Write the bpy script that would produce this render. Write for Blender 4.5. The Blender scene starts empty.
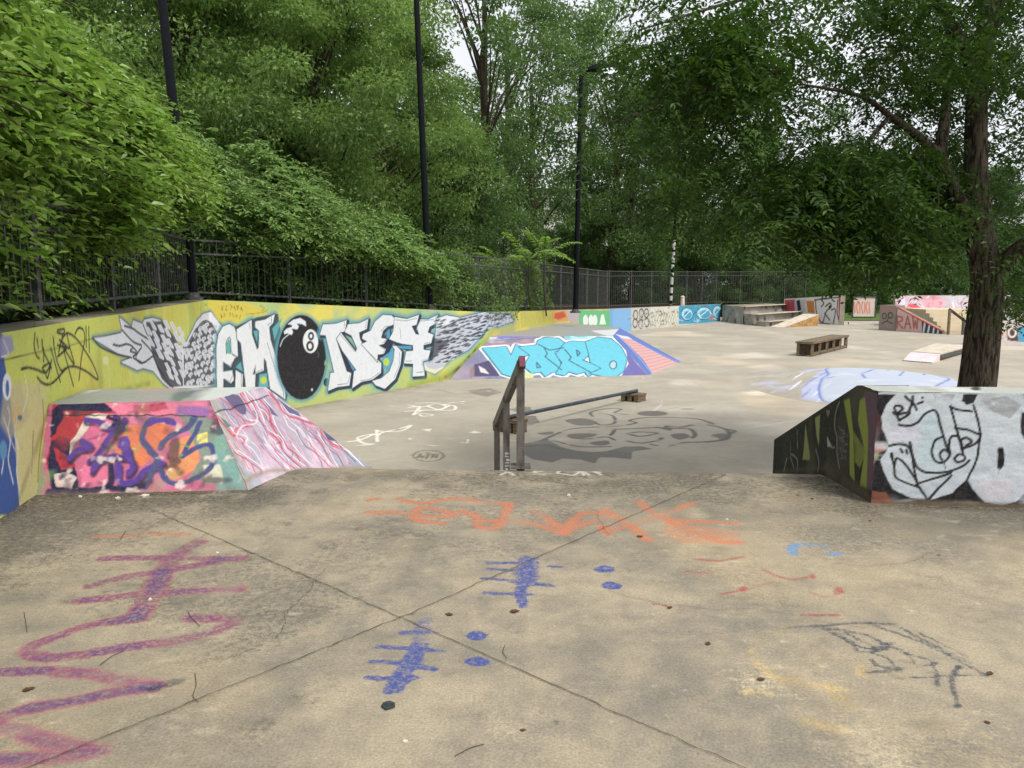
import bpy, math, random
import numpy as np
rng = np.random.default_rng(7)
random.seed(7)
SC = bpy.context.scene
COL = SC.collection
R_ = math.radians

# ------------------------------------------------------------------ camera geometry (27 mm phone lens, eye 1.55 m above the deck)
PITCH = R_(7.5); FPX = 769.0; EYE = 1.55
CF = np.array([0, math.cos(PITCH), -math.sin(PITCH)]); CU = np.array([0, math.sin(PITCH), math.cos(PITCH)]); CR = np.array([1.0, 0, 0])
CO = np.array([0, 0, EYE])
def ray(px, py): return CF + CR * ((px - 512) / FPX) + CU * ((384 - py) / FPX)
def on_z(px, py, z): d = ray(px, py); return CO + d * ((z - EYE) / d[2])
def on_y(px, py, y): d = ray(px, py); return CO + d * (y / d[1])
LOW = -0.75

cam_d = bpy.data.cameras.new('camera'); cam = bpy.data.objects.new('camera', cam_d); COL.objects.link(cam)
cam_d.sensor_width = 36; cam_d.lens = FPX / 1024 * 36; cam_d.clip_end = 2000; cam_d.clip_start = 0.05
cam.location = (0, 0, EYE); cam.rotation_euler = (math.pi / 2 - PITCH, 0, 0)
SC.camera = cam

# ------------------------------------------------------------------ colour and noise helpers
def lin(c):
    c = np.asarray(c, float) / 255.0
    return np.where(c <= 0.04045, c / 12.92, ((c + 0.055) / 1.055) ** 2.4)
def col4(c): return tuple(lin(c)) + (1.0,)
def vnoise(u, v, scale, seed=0, octaves=3):
    r = np.random.default_rng(seed); out = 0; amp = 1; tot = 0
    for o in range(octaves):
        t = r.random((64, 64)); x = u * scale; y = v * scale
        x0 = np.floor(x).astype(int); y0 = np.floor(y).astype(int); fx = x - x0; fy = y - y0
        fx = fx * fx * (3 - 2 * fx); fy = fy * fy * (3 - 2 * fy)
        a = t[x0 % 64, y0 % 64]; b = t[(x0 + 1) % 64, y0 % 64]; c = t[x0 % 64, (y0 + 1) % 64]; d = t[(x0 + 1) % 64, (y0 + 1) % 64]
        out = out + amp * ((a * (1 - fx) + b * fx) * (1 - fy) + (c * (1 - fx) + d * fx) * fy)
        tot += amp; amp *= 0.5; scale *= 2
    return out / tot

# ------------------------------------------------------------------ mesh builder
class MB:
    def __init__(s): s.V = []; s.n = 0; s.L = []; s.S = []; s.M = []; s.A = []
    def add(s, verts, faces, mat=0, paint=None):
        verts = np.asarray(verts, float).reshape(-1, 3)
        s.V.append(verts)
        if isinstance(faces, np.ndarray):
            s.L.append((faces + s.n).ravel()); s.S.append(np.full(len(faces), faces.shape[1])); s.M.append(np.full(len(faces), mat))
        else:
            for f in faces:
                s.L.append(np.asarray(f) + s.n); s.S.append(np.array([len(f)])); s.M.append(np.array([mat]))
        s.A.append(np.zeros((len(verts), 4)) if paint is None else paint)
        s.n += len(verts)
        return s
    def box(s, c, size, rz=0.0, mat=0, ax=None):
        hx, hy, hz = np.asarray(size) / 2.0
        p = np.array([[-hx,-hy,-hz],[hx,-hy,-hz],[hx,hy,-hz],[-hx,hy,-hz],[-hx,-hy,hz],[hx,-hy,hz],[hx,hy,hz],[-hx,hy,hz]])
        if ax is not None: p = p @ np.asarray(ax)
        else:
            cc, ss = math.cos(rz), math.sin(rz); p = p @ np.array([[cc, ss, 0], [-ss, cc, 0], [0, 0, 1]])
        return s.add(p + np.asarray(c), np.array([[0,3,2,1],[4,5,6,7],[0,1,5,4],[1,2,6,5],[2,3,7,6],[3,0,4,7]]), mat)
    def bar(s, a, b, w, h, mat=0):
        a = np.asarray(a, float); b = np.asarray(b, float); d = b - a; L = np.linalg.norm(d); d = d / L
        up = np.array([0, 0, 1.0]) if abs(d[2]) < 0.99 else np.array([0, 1.0, 0])
        x = np.cross(d, up); x /= np.linalg.norm(x); z = np.cross(x, d)
        return s.box((a + b) / 2, (w, L, h), ax=np.array([x, d, z]), mat=mat)
    def tube(s, pts, rad, n=8, mat=0, cap=True):
        pts = np.asarray(pts, float); k = len(pts); rad = np.broadcast_to(np.asarray(rad, float), (k,))
        V = []; prev = None
        for i in range(k):
            t = pts[min(i + 1, k - 1)] - pts[max(i - 1, 0)]; t = t / (np.linalg.norm(t) + 1e-9)
            if prev is None:
                ref = np.array([0, 0, 1.0]) if abs(t[2]) < 0.9 else np.array([1.0, 0, 0])
                x = np.cross(t, ref)
            else: x = prev - t * (prev @ t)
            x /= np.linalg.norm(x) + 1e-9; y = np.cross(t, x); prev = x
            a = np.arange(n) * 2 * math.pi / n
            V.append(pts[i] + rad[i] * (np.cos(a)[:, None] * x + np.sin(a)[:, None] * y))
        V = np.concatenate(V); i, j = np.meshgrid(np.arange(k - 1), np.arange(n), indexing='ij'); i = i.ravel(); j = j.ravel()
        F = np.stack([i * n + j, i * n + (j + 1) % n, (i + 1) * n + (j + 1) % n, (i + 1) * n + j], 1)
        s.add(V, F, mat)
        if cap:
            m = s.n - len(V); s.L += [m + np.arange(n)[::-1], m + (k - 1) * n + np.arange(n)]; s.S += [np.array([n]), np.array([n])]; s.M += [np.array([mat])] * 2
        return s
    def grid(s, P, mat=0, paint=None, flip=False):
        nu, nv = P.shape[:2]; i, j = np.meshgrid(np.arange(nu - 1), np.arange(nv - 1), indexing='ij'); i = i.ravel(); j = j.ravel()
        F = np.stack([i * nv + j, (i + 1) * nv + j, (i + 1) * nv + j + 1, i * nv + j + 1], 1)
        if flip: F = F[:, ::-1]
        return s.add(P.reshape(-1, 3), F, mat, paint)
    def prism(s, base, z0, z1, mat=0):
        """a polygon extruded from z0 to z1 (z1 may be one height per corner)"""
        b = np.asarray(base, float); n = len(b); z0 = np.broadcast_to(z0, (n,)); z1 = np.broadcast_to(z1, (n,))
        V = np.concatenate([np.c_[b, z0], np.c_[b, z1]])
        F = [list(range(n))[::-1], list(range(n, 2 * n))] + [[i, (i + 1) % n, n + (i + 1) % n, n + i] for i in range(n)]
        return s.add(V, F, mat)
    def build(s, name, mats, parent=None, smooth=False, origin=None, mesh_only=False, painted=False):
        V = np.concatenate(s.V)
        off = np.zeros(3); q = parent
        while q is not None: off += np.array(q.location); q = q.parent
        if origin is not None: off = off + np.asarray(origin, float)
        V = V - off
        me = bpy.data.meshes.new(name)
        L = np.concatenate(s.L).astype(np.int32); S = np.concatenate(s.S).astype(np.int32)
        me.vertices.add(len(V)); me.vertices.foreach_set('co', V.astype(np.float32).ravel())
        me.loops.add(len(L)); me.loops.foreach_set('vertex_index', L)
        me.polygons.add(len(S)); me.polygons.foreach_set('loop_start', np.concatenate([[0], np.cumsum(S)[:-1]]).astype(np.int32))
        me.polygons.foreach_set('material_index', np.concatenate(s.M).astype(np.int32))
        me.polygons.foreach_set('use_smooth', np.full(len(S), bool(smooth)))
        A = np.concatenate(s.A)
        if painted or A.any() or any('paint' in [n.attribute_name for n in m.node_tree.nodes if n.type == 'ATTRIBUTE'] for m in (mats if isinstance(mats, (list, tuple)) else [mats])):
            at = me.attributes.new('paint', 'FLOAT_COLOR', 'POINT'); at.data.foreach_set('color', A.astype(np.float32).ravel())
        for m in (mats if isinstance(mats, (list, tuple)) else [mats]): me.materials.append(m)
        me.update(calc_edges=True)
        if mesh_only: return me
        o = bpy.data.objects.new(name, me); COL.objects.link(o)
        if parent is not None: o.parent = parent
        elif origin is not None: o.location = origin
        return o

def tag(o, label, cat, group=None):
    o['label'] = label; o['category'] = cat
    if group: o['group'] = group
    return o
def thing(name, label, cat, loc, group=None):
    o = bpy.data.objects.new(name, None); COL.objects.link(o); o.location = loc; o.empty_display_size = 0.2
    return tag(o, label, cat, group)
def struct(o, kind='structure'): o['kind'] = kind; return o
def dup_tree(o, parent=None):
    c = o.copy(); COL.objects.link(c); c.parent = parent
    for ch in list(o.children): dup_tree(ch, c)
    return c

# ------------------------------------------------------------------ paint: graffiti stored per vertex on the dense grid of a surface
def smooth_path(p, closed=False, k=6):
    p = np.asarray(p, float); n = len(p)
    if n < 3: return p
    out = []
    for i in range(n if closed else n - 1):
        if closed: a, b, c, d = p[(i - 1) % n], p[i], p[(i + 1) % n], p[(i + 2) % n]
        else: a, b, c, d = p[max(i - 1, 0)], p[i], p[i + 1], p[min(i + 2, n - 1)]
        for t in np.arange(k) / k:
            out.append(0.5 * ((2 * b) + (c - a) * t + (2 * a - 5 * b + 4 * c - d) * t * t + (3 * b - 3 * c + d - a) * t ** 3))
    if not closed: out.append(p[-1])
    return np.array(out)
class Paint:
    def __init__(s, P, o, eu, ev, res):
        s.P = P.reshape(-1, 3); s.o = np.asarray(o, float); s.eu = np.asarray(eu, float); s.ev = np.asarray(ev, float)
        s.nrm = np.cross(s.eu, s.ev); s.u = (s.P - s.o) @ s.eu; s.v = (s.P - s.o) @ s.ev; s.res = res
        s.rgb = np.zeros((len(s.u), 3)); s.a = np.zeros(len(s.u)); s.z = (0, 0, 1.0); s.dep = 1.0
    def warp(s, amp, scale, seed=9):
        """an unsteady hand: outlines wander a little"""
        a = vnoise(s.u + 30, s.v + 30, scale, seed) - .5; b = vnoise(s.u + 30, s.v + 30, scale, seed + 1) - .5; s.u = s.u + a * amp * 2; s.v = s.v + b * amp * 2
    def loc(s, pts):
        x0, y0, k = s.z; out = []; dp = []
        for x, y in np.asarray(pts, float):
            d = ray(x0 + x / k, y0 + y / k); t = ((s.o - CO) @ s.nrm) / (d @ s.nrm); q = CO + d * t - s.o
            out.append((q @ s.eu, q @ s.ev)); dp.append(t)
        s.dep = float(np.median(dp)); return np.array(out)
    def px(s, w): return w / s.z[2] * s.dep / FPX
    def over(s, idx, c, al):
        A = s.a[idx]; c = lin(c) if np.ndim(c) == 1 and max(c) > 1.001 else np.asarray(c)
        na = al + A * (1 - al); safe = np.maximum(na, 1e-6)
        new = (c * al[:, None] + s.rgb[idx] * (A * (1 - al))[:, None]) / safe[:, None]
        empty = (na < 1e-4)
        s.rgb[idx] = np.where(empty[:, None], np.where(A[:, None] < 1e-4, c, s.rgb[idx]), new); s.a[idx] = na
    def base(s, c, a=1.0): s.over(np.arange(len(s.u)), c, np.full(len(s.u), float(a)))
    def box(s, p, m): return np.nonzero((s.u > p[:, 0].min() - m) & (s.u < p[:, 0].max() + m) & (s.v > p[:, 1].min() - m) & (s.v < p[:, 1].max() + m))[0]
    @staticmethod
    def segd(U, V, p):
        d = np.full(len(U), 1e9)
        for a, b in zip(p[:-1], p[1:]):
            e = b - a; l2 = max(e @ e, 1e-12); t = np.clip(((U - a[0]) * e[0] + (V - a[1]) * e[1]) / l2, 0, 1)
            d = np.minimum(d, (U - a[0] - t * e[0]) ** 2 + (V - a[1] - t * e[1]) ** 2)
        return np.sqrt(d)
    def line(s, pts, w, c, a=1.0, soft=0.0, sm=True, m=False, local=False, patchy=0):
        """w in picture pixels (zoomed) or metres (m=True); soft as a share of the width"""
        p = np.asarray(pts, float) if local else s.loc(pts)
        if sm and len(p) > 2: p = smooth_path(p)
        W = w if m else s.px(w); sf = max(soft * W, s.res * 0.7); mg = W / 2 + sf + 2.5 * s.res
        i = s.box(p, mg)
        if not len(i): return
        d = s.segd(s.u[i], s.v[i], p); k = d < mg; i = i[k]; d = d[k]
        al = np.clip((W / 2 + sf * 0.5 - d) / sf, 0, 1) * a
        if patchy: al = al * (.38 + .62 * np.clip((vnoise(s.u[i], s.v[i], 5.5, 31, 4) - .22 - .38 * patchy) * 5 + .5, 0, 1))
        s.over(i, c, al)
    def poly(s, pts, c, a=1.0, soft=0.0, sm=False, local=False, patchy=0, psc=3, seed=3):
        p = np.asarray(pts, float) if local else s.loc(pts)
        if sm: p = smooth_path(p, True)
        q = np.vstack([p, p[:1]]); sf = max(s.px(soft), s.res * 0.7); mg = sf + 2.5 * s.res
        i = s.box(p, mg)
        if not len(i): return
        U, V = s.u[i], s.v[i]; ins = np.zeros(len(i), bool)
        for (x1, y1), (x2, y2) in zip(q[:-1], q[1:]):
            c1 = (y1 > V) != (y2 > V)
            if y1 != y2: ins ^= c1 & (U < (x2 - x1) * (V - y1) / (y2 - y1) + x1)
        d = s.segd(U, V, q); sd = np.where(ins, d, -d); k = sd > -mg
        al = np.clip(0.5 + sd[k] / sf, 0, 1) * a; i = i[k]
        if patchy: al = al * np.clip(0.5 + (vnoise(s.u[i], s.v[i], psc, seed) - 0.5 + (0.5 - patchy)) * 6, 0, 1)
        s.over(i, c, al)
    def lines(s, many, w, c, **k):
        for p in many: s.line(p, w, c, **k)
    def ell(s, cx, cy, rx, ry, c, n=28, **k):
        t = np.arange(n) * 2 * math.pi / n; s.poly(np.c_[cx + rx * np.cos(t), cy + ry * np.sin(t)], c, **k)
    def ring(s, cx, cy, rx, ry, w, c, **k):
        t = np.arange(25) * 2 * math.pi / 24; s.line(np.c_[cx + rx * np.cos(t), cy + ry * np.sin(t)], w, c, sm=False, **k)
    def blotch(s, c, scale, thr, a, seed, ar=1.0, sl=4):
        n = vnoise(s.u + 50, (s.v + 50) * ar, scale, seed); s.over(np.arange(len(s.u)), c, np.clip((n - thr) * sl, 0, 1) * a)
    def text(s, word, x, y, w, h, sw, c, slant=0, **k):
        """hand-drawn capitals in the picture frame of the surface"""
        for ch in word:
            for st in GLYPH.get(ch, []):
                s.line([(x + px * w + (1 - py) * slant * h, y + py * h) for px, py in st], sw, c, sm=False, **k)
            x += w * 1.35
    def out(s): return np.c_[s.rgb, s.a]
GLYPH = {'A': [[(0,1),(.5,0),(1,1)],[(.2,.65),(.8,.65)]], 'B': [[(0,1),(0,0),(.8,.1),(.8,.4),(0,.5),(.9,.6),(.9,.9),(0,1)]], 'D': [[(0,0),(0,1),(.8,.8),(.8,.2),(0,0)]],
 'E': [[(1,0),(0,0),(0,1),(1,1)],[(0,.5),(.8,.5)]], 'F': [[(1,0),(0,0),(0,1)],[(0,.5),(.8,.5)]], 'I': [[(.5,0),(.5,1)]], 'K': [[(0,0),(0,1)],[(1,0),(0,.5),(1,1)]],
 'M': [[(0,1),(0,0),(.5,.6),(1,0),(1,1)]], 'N': [[(0,1),(0,0),(1,1),(1,0)]], 'O': [[(.5,0),(0,.3),(0,.7),(.5,1),(1,.7),(1,.3),(.5,0)]], 'P': [[(0,1),(0,0),(.9,.1),(.9,.45),(0,.55)]],
 'R': [[(0,1),(0,0),(.9,.1),(.9,.4),(0,.5),(1,1)]], 'S': [[(1,.1),(.2,0),(0,.3),(.9,.6),(.9,.9),(0,1)]], 'T': [[(0,0),(1,0)],[(.5,0),(.5,1)]], 'U': [[(0,0),(0,.8),(.5,1),(1,.8),(1,0)]],
 'V': [[(0,0),(.5,1),(1,0)]], 'W': [[(0,0),(.25,1),(.5,.4),(.75,1),(1,0)]], 'X': [[(0,0),(1,1)],[(1,0),(0,1)]], 'Y': [[(0,0),(.5,.5),(1,0)],[(.5,.5),(.5,1)]], 'Z': [[(0,0),(1,0),(0,1),(1,1)]]}

# ------------------------------------------------------------------ materials
def new_mat(name):
    m = bpy.data.materials.new(name); m.use_nodes = True; nt = m.node_tree; nt.nodes.clear()
    out = nt.nodes.new('ShaderNodeOutputMaterial'); return m, nt, out
def nd(nt, typ, _p=None, **ins):
    n = nt.nodes.new('ShaderNode' + typ)
    for k, v in (_p or {}).items(): setattr(n, k, v)
    for k, v in ins.items():
        key = int(k[1:]) if k[0] == 'i' and k[1:].isdigit() else k.replace('_', ' ')
        if isinstance(v, bpy.types.NodeSocket): nt.links.new(v, n.inputs[key])
        else: n.inputs[key].default_value = v
    return n
def noise(nt, vec, scale, detail=5, rough=0.55, dist=0.0): return nd(nt, 'TexNoise', Vector=vec, Scale=scale, Detail=detail, Roughness=rough, Distortion=dist).outputs['Fac']
def mapr(nt, v, a, b, c=0.0, d=1.0): return nd(nt, 'MapRange', {'interpolation_type': 'SMOOTHSTEP'}, i0=v, i1=a, i2=b, i3=c, i4=d).outputs[0]
def mth(nt, op, a, b=0.0): return nd(nt, 'Math', {'operation': op}, i0=a, i1=b).outputs[0]
def mixc(nt, f, a, b, mode='MIX'):
    n = nt.nodes.new('ShaderNodeMix'); n.data_type = 'RGBA'; n.blend_type = mode
    for sock, v in ((n.inputs[0], f), (n.inputs[6], a), (n.inputs[7], b)):
        if isinstance(v, bpy.types.NodeSocket): nt.links.new(v, sock)
        else: sock.default_value = v
    return n.outputs[2]
def concrete(name, A, B, C, sc=0.9, lo=0.35, hi=0.65, wear=0.45, wsc=22, bump=0.25, rough=0.85, speck=0.5, fine=0.22, dirt=0.0, pit=0.10):
    m, nt, out = new_mat(name); tc = nd(nt, 'TexCoord').outputs['Object']
    n1 = noise(nt, tc, sc, 6, 0.6, 0.4); n2 = noise(nt, tc, sc * 6.5, 8, 0.65, 0.2); n3 = noise(nt, tc, 95, 5, 0.75); n4 = noise(nt, tc, 19, 6, 0.7)
    f = mapr(nt, mth(nt, 'ADD', mth(nt, 'MULTIPLY', n1, 0.62), mth(nt, 'MULTIPLY', n2, 0.38)), 0.36, 0.64)
    base = mixc(nt, f, col4(A), col4(B)); base = mixc(nt, mapr(nt, n4, 0.56, 0.74, 0, 0.55), base, col4(C))
    base = mixc(nt, mapr(nt, noise(nt, tc, 140, 2, 0.5), 0.70, 0.76, 0, speck), base, (0.05, 0.045, 0.04, 1))
    base = mixc(nt, mapr(nt, noise(nt, tc, 47, 3, 0.6), 0.70, 0.74, 0, speck * 0.7), base, (0.55, 0.52, 0.45, 1))
    at = nd(nt, 'Attribute', {'attribute_name': 'paint'})
    aa = mth(nt, 'ADD', at.outputs['Alpha'], mth(nt, 'MULTIPLY', mth(nt, 'SUBTRACT', mth(nt, 'ADD', mth(nt, 'MULTIPLY', noise(nt, tc, wsc, 8, 0.7), 0.6), mth(nt, 'MULTIPLY', noise(nt, tc, wsc * 4.5, 4, 0.7), 0.4)), 0.5), wear))
    aa = mapr(nt, aa, lo, hi); aa = mth(nt, 'MULTIPLY', aa, mapr(nt, noise(nt, tc, 34, 8, 0.78), 0.40, 0.54, 1 - pit, 1.0)); aa = mth(nt, 'MULTIPLY', aa, mapr(nt, at.outputs['Alpha'], 0.0, 0.06))
    c = mixc(nt, aa, base, at.outputs['Color'])
    if dirt: c = mixc(nt, mapr(nt, n2, 0.45, 0.75, 0, dirt), c, col4((70, 66, 55)))
    v = mapr(nt, n3, 0.25, 0.75, 1 - fine, 1 + fine); c = mixc(nt, 1.0, c, nd(nt, 'CombineColor', i0=v, i1=v, i2=v).outputs[0], 'MULTIPLY')
    h = mth(nt, 'ADD', mth(nt, 'MULTIPLY', n3, 0.5), n4)
    bm = nd(nt, 'Bump', Strength=bump, Distance=0.01, Height=h).outputs[0]
    b = nd(nt, 'BsdfPrincipled', Base_Color=c, Roughness=rough, Normal=bm); b.inputs['Specular IOR Level'].default_value = 0.3
    nt.links.new(b.outputs[0], out.inputs[0]); return m
def simple(name, A, B=None, sc=20, rough=0.6, metal=0.0, bump=0.1, spec=0.4, stretch=(1, 1, 1), thr=(0.4, 0.65)):
    m, nt, out = new_mat(name); tc = nd(nt, 'TexCoord').outputs['Object']
    mp = nd(nt, 'Mapping', Vector=tc, Scale=stretch).outputs[0]
    n1 = noise(nt, mp, sc, 6, 0.65)
    c = mixc(nt, mapr(nt, n1, thr[0], thr[1]), col4(A), col4(B if B is not None else [x * 0.8 for x in A]))
    bm = nd(nt, 'Bump', Strength=bump, Distance=0.01, Height=n1).outputs[0]
    b = nd(nt, 'BsdfPrincipled', Base_Color=c, Roughness=rough, Metallic=metal, Normal=bm); b.inputs['Specular IOR Level'].default_value = spec
    nt.links.new(b.outputs[0], out.inputs[0]); return m
def leaf_mat(name, A, B, C, trans=0.3, rough=0.5, spec=0.35):
    """A to B by the clump tint kept in the mesh, C the odd pale or young leaf"""
    m, nt, out = new_mat(name); at = nd(nt, 'Attribute', {'attribute_name': 'paint'})
    r = nd(nt, 'NewGeometry').outputs['Random Per Island']
    t = mth(nt, 'ADD', mth(nt, 'MULTIPLY', nd(nt, 'SeparateColor', i0=at.outputs['Color']).outputs[0], 0.6), mth(nt, 'MULTIPLY', r, 0.4))
    c = mixc(nt, t, A + (1,), B + (1,)); c = mixc(nt, mapr(nt, r, 0.86, 1.0, 0, 0.8), c, C + (1,))
    b = nd(nt, 'BsdfPrincipled', Base_Color=c, Roughness=rough); b.inputs['Specular IOR Level'].default_value = spec
    tr = nd(nt, 'BsdfTranslucent', Color=mixc(nt, 0.35, c, (c0 := (B[0] * 1.4, B[1] * 1.5, B[2] * 0.8, 1))))
    mx = nd(nt, 'MixShader', i0=trans, i1=b.outputs[0], i2=tr.outputs[0]); nt.links.new(mx.outputs[0], out.inputs[0]); return m
def bark(name, A, B, sc=9):
    m, nt, out = new_mat(name); tc = nd(nt, 'TexCoord').outputs['Object']
    mp = nd(nt, 'Mapping', Vector=tc, Scale=(1, 1, 0.16)).outputs[0]
    n1 = noise(nt, mp, sc * 2.4, 7, 0.6, 0.6); n2 = noise(nt, tc, 40, 4, 0.6)
    f = mapr(nt, n1, 0.38, 0.62); c = mixc(nt, f, col4(A), col4(B)); c = mixc(nt, mapr(nt, n2, 0.5, 0.8, 0, 0.4), c, col4([x * 0.7 for x in A]))
    bm = nd(nt, 'Bump', Strength=0.9, Distance=0.03, Height=n1).outputs[0]
    b = nd(nt, 'BsdfPrincipled', Base_Color=c, Roughness=0.95, Normal=bm); b.inputs['Specular IOR Level'].default_value = 0.15
    nt.links.new(b.outputs[0], out.inputs[0]); return m

M_DECK = concrete('deck_concrete', (124, 118, 106), (170, 157, 133), (186, 174, 150), sc=0.75, lo=0.30, hi=0.74, wear=2.3, wsc=24, bump=0.5, speck=0.6, fine=0.3, pit=0.62)
M_COURT = concrete('court_concrete', (156, 148, 134), (174, 166, 151), (188, 180, 165), sc=0.5, lo=0.2, hi=0.75, wear=0.6, wsc=9, bump=0.15, speck=0.15, fine=0.1)
M_WALL = concrete('painted_wall_concrete', (120, 116, 104), (150, 144, 128), (168, 160, 142), sc=1.3, lo=0.3, hi=0.55, wear=0.28, wsc=14, bump=0.2, speck=0.25, fine=0.13, dirt=0.12)
M_RAMP = concrete('painted_ramp_concrete', (118, 110, 94), (156, 146, 124), (176, 166, 146), sc=1.8, wear=0.5, wsc=18, bump=0.3, speck=0.4, fine=0.15, dirt=0.1)
M_CRACK = simple('joint_dark', (46, 40, 33), (64, 56, 46), sc=30, rough=0.95, spec=0.1)
M_IRON = simple('weathered_iron', (58, 60, 60), (92, 92, 88), sc=18, rough=0.6, spec=0.4)
M_POLE = simple('black_pole_paint', (9, 12, 17), (15, 19, 25), sc=10, rough=0.55, spec=0.12)
M_STEEL = simple('worn_handrail_steel', (112, 107, 102), (76, 70, 65), sc=14, rough=0.55, metal=0.25, stretch=(1, 1, 0.3))
M_BARSTEEL = simple('dark_round_steel', (62, 68, 78), (88, 92, 98), sc=9, rough=0.35, metal=0.6)
M_WOOD = simple('weathered_plank', (128, 112, 90), (78, 66, 50), sc=9, rough=0.85, stretch=(1, 1, 4))
M_WOODD = simple('dark_old_timber', (70, 57, 42), (44, 36, 27), sc=9, rough=0.9)
M_PLY = simple('ply_top_sheet', (206, 196, 178), (180, 168, 148), sc=4, rough=0.7)
M_PLYORANGE = simple('amber_plywood', (188, 148, 92), (150, 112, 66), sc=5, rough=0.8)
M_SOIL = simple('leaf_litter_soil', (58, 47, 34), (34, 28, 20), sc=11, rough=0.95, spec=0.1)
M_GRASS = simple('rough_grass', (96, 118, 62), (66, 88, 42), sc=14, rough=0.9, spec=0.1)
M_WHITE = simple('white_sticker', (206, 204, 200), (120, 118, 118), sc=25, rough=0.6)
M_RED = simple('maroon_end_plate', (116, 40, 62), (90, 60, 90), sc=30, rough=0.6)
M_LENS, _nt, _o = new_mat('lit_lamp_lens'); _e = nd(_nt, 'Emission', Color=(0.9, 0.95, 1, 1), Strength=1.0); _nt.links.new(_e.outputs[0], _o.inputs[0])
M_BARK = bark('dark_furrowed_bark', (40, 35, 30), (98, 89, 77), sc=13)
M_BARKD = bark('brown_bark', (48, 42, 34), (78, 70, 58))  # plain brown bark shared by the background trees
M_STEM = simple('thin_green_brown_stem', (74, 66, 44), (52, 46, 32), sc=8, rough=0.9)
L_BRIGHT = leaf_mat('bright_shrub_leaf', (0.045, 0.10, 0.018), (0.29, 0.46, 0.085), (0.44, 0.56, 0.18), trans=0.44, rough=0.36, spec=.5)
L_PALE = leaf_mat('pale_shrub_leaf', (0.04, 0.09, 0.022), (0.28, 0.44, 0.13), (0.40, 0.52, 0.21), trans=0.35, rough=0.45)
L_MID = leaf_mat('mid_tree_leaf', (0.032, 0.075, 0.02), (0.27, 0.41, 0.105), (0.36, 0.48, 0.18), trans=0.4)
L_DARK = leaf_mat('dark_tree_leaf', (0.018, 0.05, 0.016), (0.17, 0.29, 0.08), (0.25, 0.36, 0.13), trans=0.4)
L_LOCUST = leaf_mat('locust_leaflet', (0.014, 0.040, 0.006), (0.060, 0.130, 0.014), (0.13, 0.21, 0.035), trans=0.4)
L_DRY = simple('dry_leaf', (92, 60, 38), (60, 42, 28), sc=30, rough=0.8)
L_DRY2 = simple('pale_dry_leaf', (150, 122, 62), (110, 84, 44), sc=30, rough=0.8)

# ------------------------------------------------------------------ world and sun: bright overcast, soft sun high behind the right shoulder
W = bpy.data.worlds.new('World'); SC.world = W; W.use_nodes = True; wn = W.node_tree; wn.nodes.clear()
SUN_E, SUN_A = 56.0, 138.0        # elevation, compass direction the light comes from (clockwise from +Y)
sky = nd(wn, 'TexSky', {'sky_type': 'NISHITA', 'sun_disc': False, 'sun_elevation': R_(SUN_E), 'sun_rotation': R_(SUN_A), 'air_density': 1.0, 'dust_density': 4.0})
hs = nd(wn, 'HueSaturation', Saturation=0.22, Value=1.0, Color=sky.outputs[0])
cl = noise(wn, nd(wn, 'TexCoord').outputs['Generated'], 2.2, 6, 0.6)
ov = mixc(wn, mapr(wn, cl, 0.3, 0.7, 0.55, 0.85), hs.outputs[0], (9.0, 9.3, 9.9, 1))
bg = nd(wn, 'Background', Color=ov, Strength=0.11); wo = wn.nodes.new('ShaderNodeOutputWorld'); wn.links.new(bg.outputs[0], wo.inputs[0])
sd = bpy.data.lights.new('sun', 'SUN'); sd.energy = 2.3; sd.angle = R_(16); sd.color = (1.0, 0.95, 0.87)
sun = bpy.data.objects.new('sun', sd); COL.objects.link(sun); sun.rotation_euler = (R_(90 - SUN_E), 0, R_(180 - SUN_A)); sun.location = (0, 0, 30)
SC.view_settings.view_transform = 'Standard'; SC.view_settings.look = 'None'; SC.view_settings.exposure = 0.26; SC.view_settings.gamma = 1.0
SC.render.film_transparent = False
SC.cycles.max_bounces = 6; SC.cycles.diffuse_bounces = 3; SC.cycles.transmission_bounces = 3; SC.cycles.use_denoising = True
# ================================================================== THE SETTING
# far ground sheet
g = MB(); g.add([(-400, -200, -0.83), (400, -200, -0.83), (400, 900, -0.83), (-400, 900, -0.83)], np.array([[0, 1, 2, 3]]))
struct(g.build('ground', M_GRASS))

# ---- upper deck with its bank down to the court
xs = np.concatenate([np.linspace(-9, -3.75, 8), np.arange(-3.7, 4.6, 0.0135), np.linspace(4.7, 14, 16)])
ys = np.concatenate([np.linspace(-8, 2.0, 14), np.arange(2.1, 6.9, 0.0135), np.arange(6.92, 8.6, 0.03)])
X, Y = np.meshgrid(xs, ys, indexing='ij')
edge = 6.38 - 0.05 * np.clip(X, -2, 4)
s_ = Y - edge; k_ = 0.10
Z = -0.435 * k_ * np.log1p(np.exp(np.clip(s_ / k_, -40, 40))) 
Z = Z + 0.006 * (vnoise(X + 20, Y + 20, 0.8, 5) - 0.5)
DP = np.stack([X, Y, Z], -1)
p = Paint(DP, (0, 0, 0), (1, 0, 0), (0, 1, 0), 0.0135); p.warp(.012, 9); p.warp(.006, 40)
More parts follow.
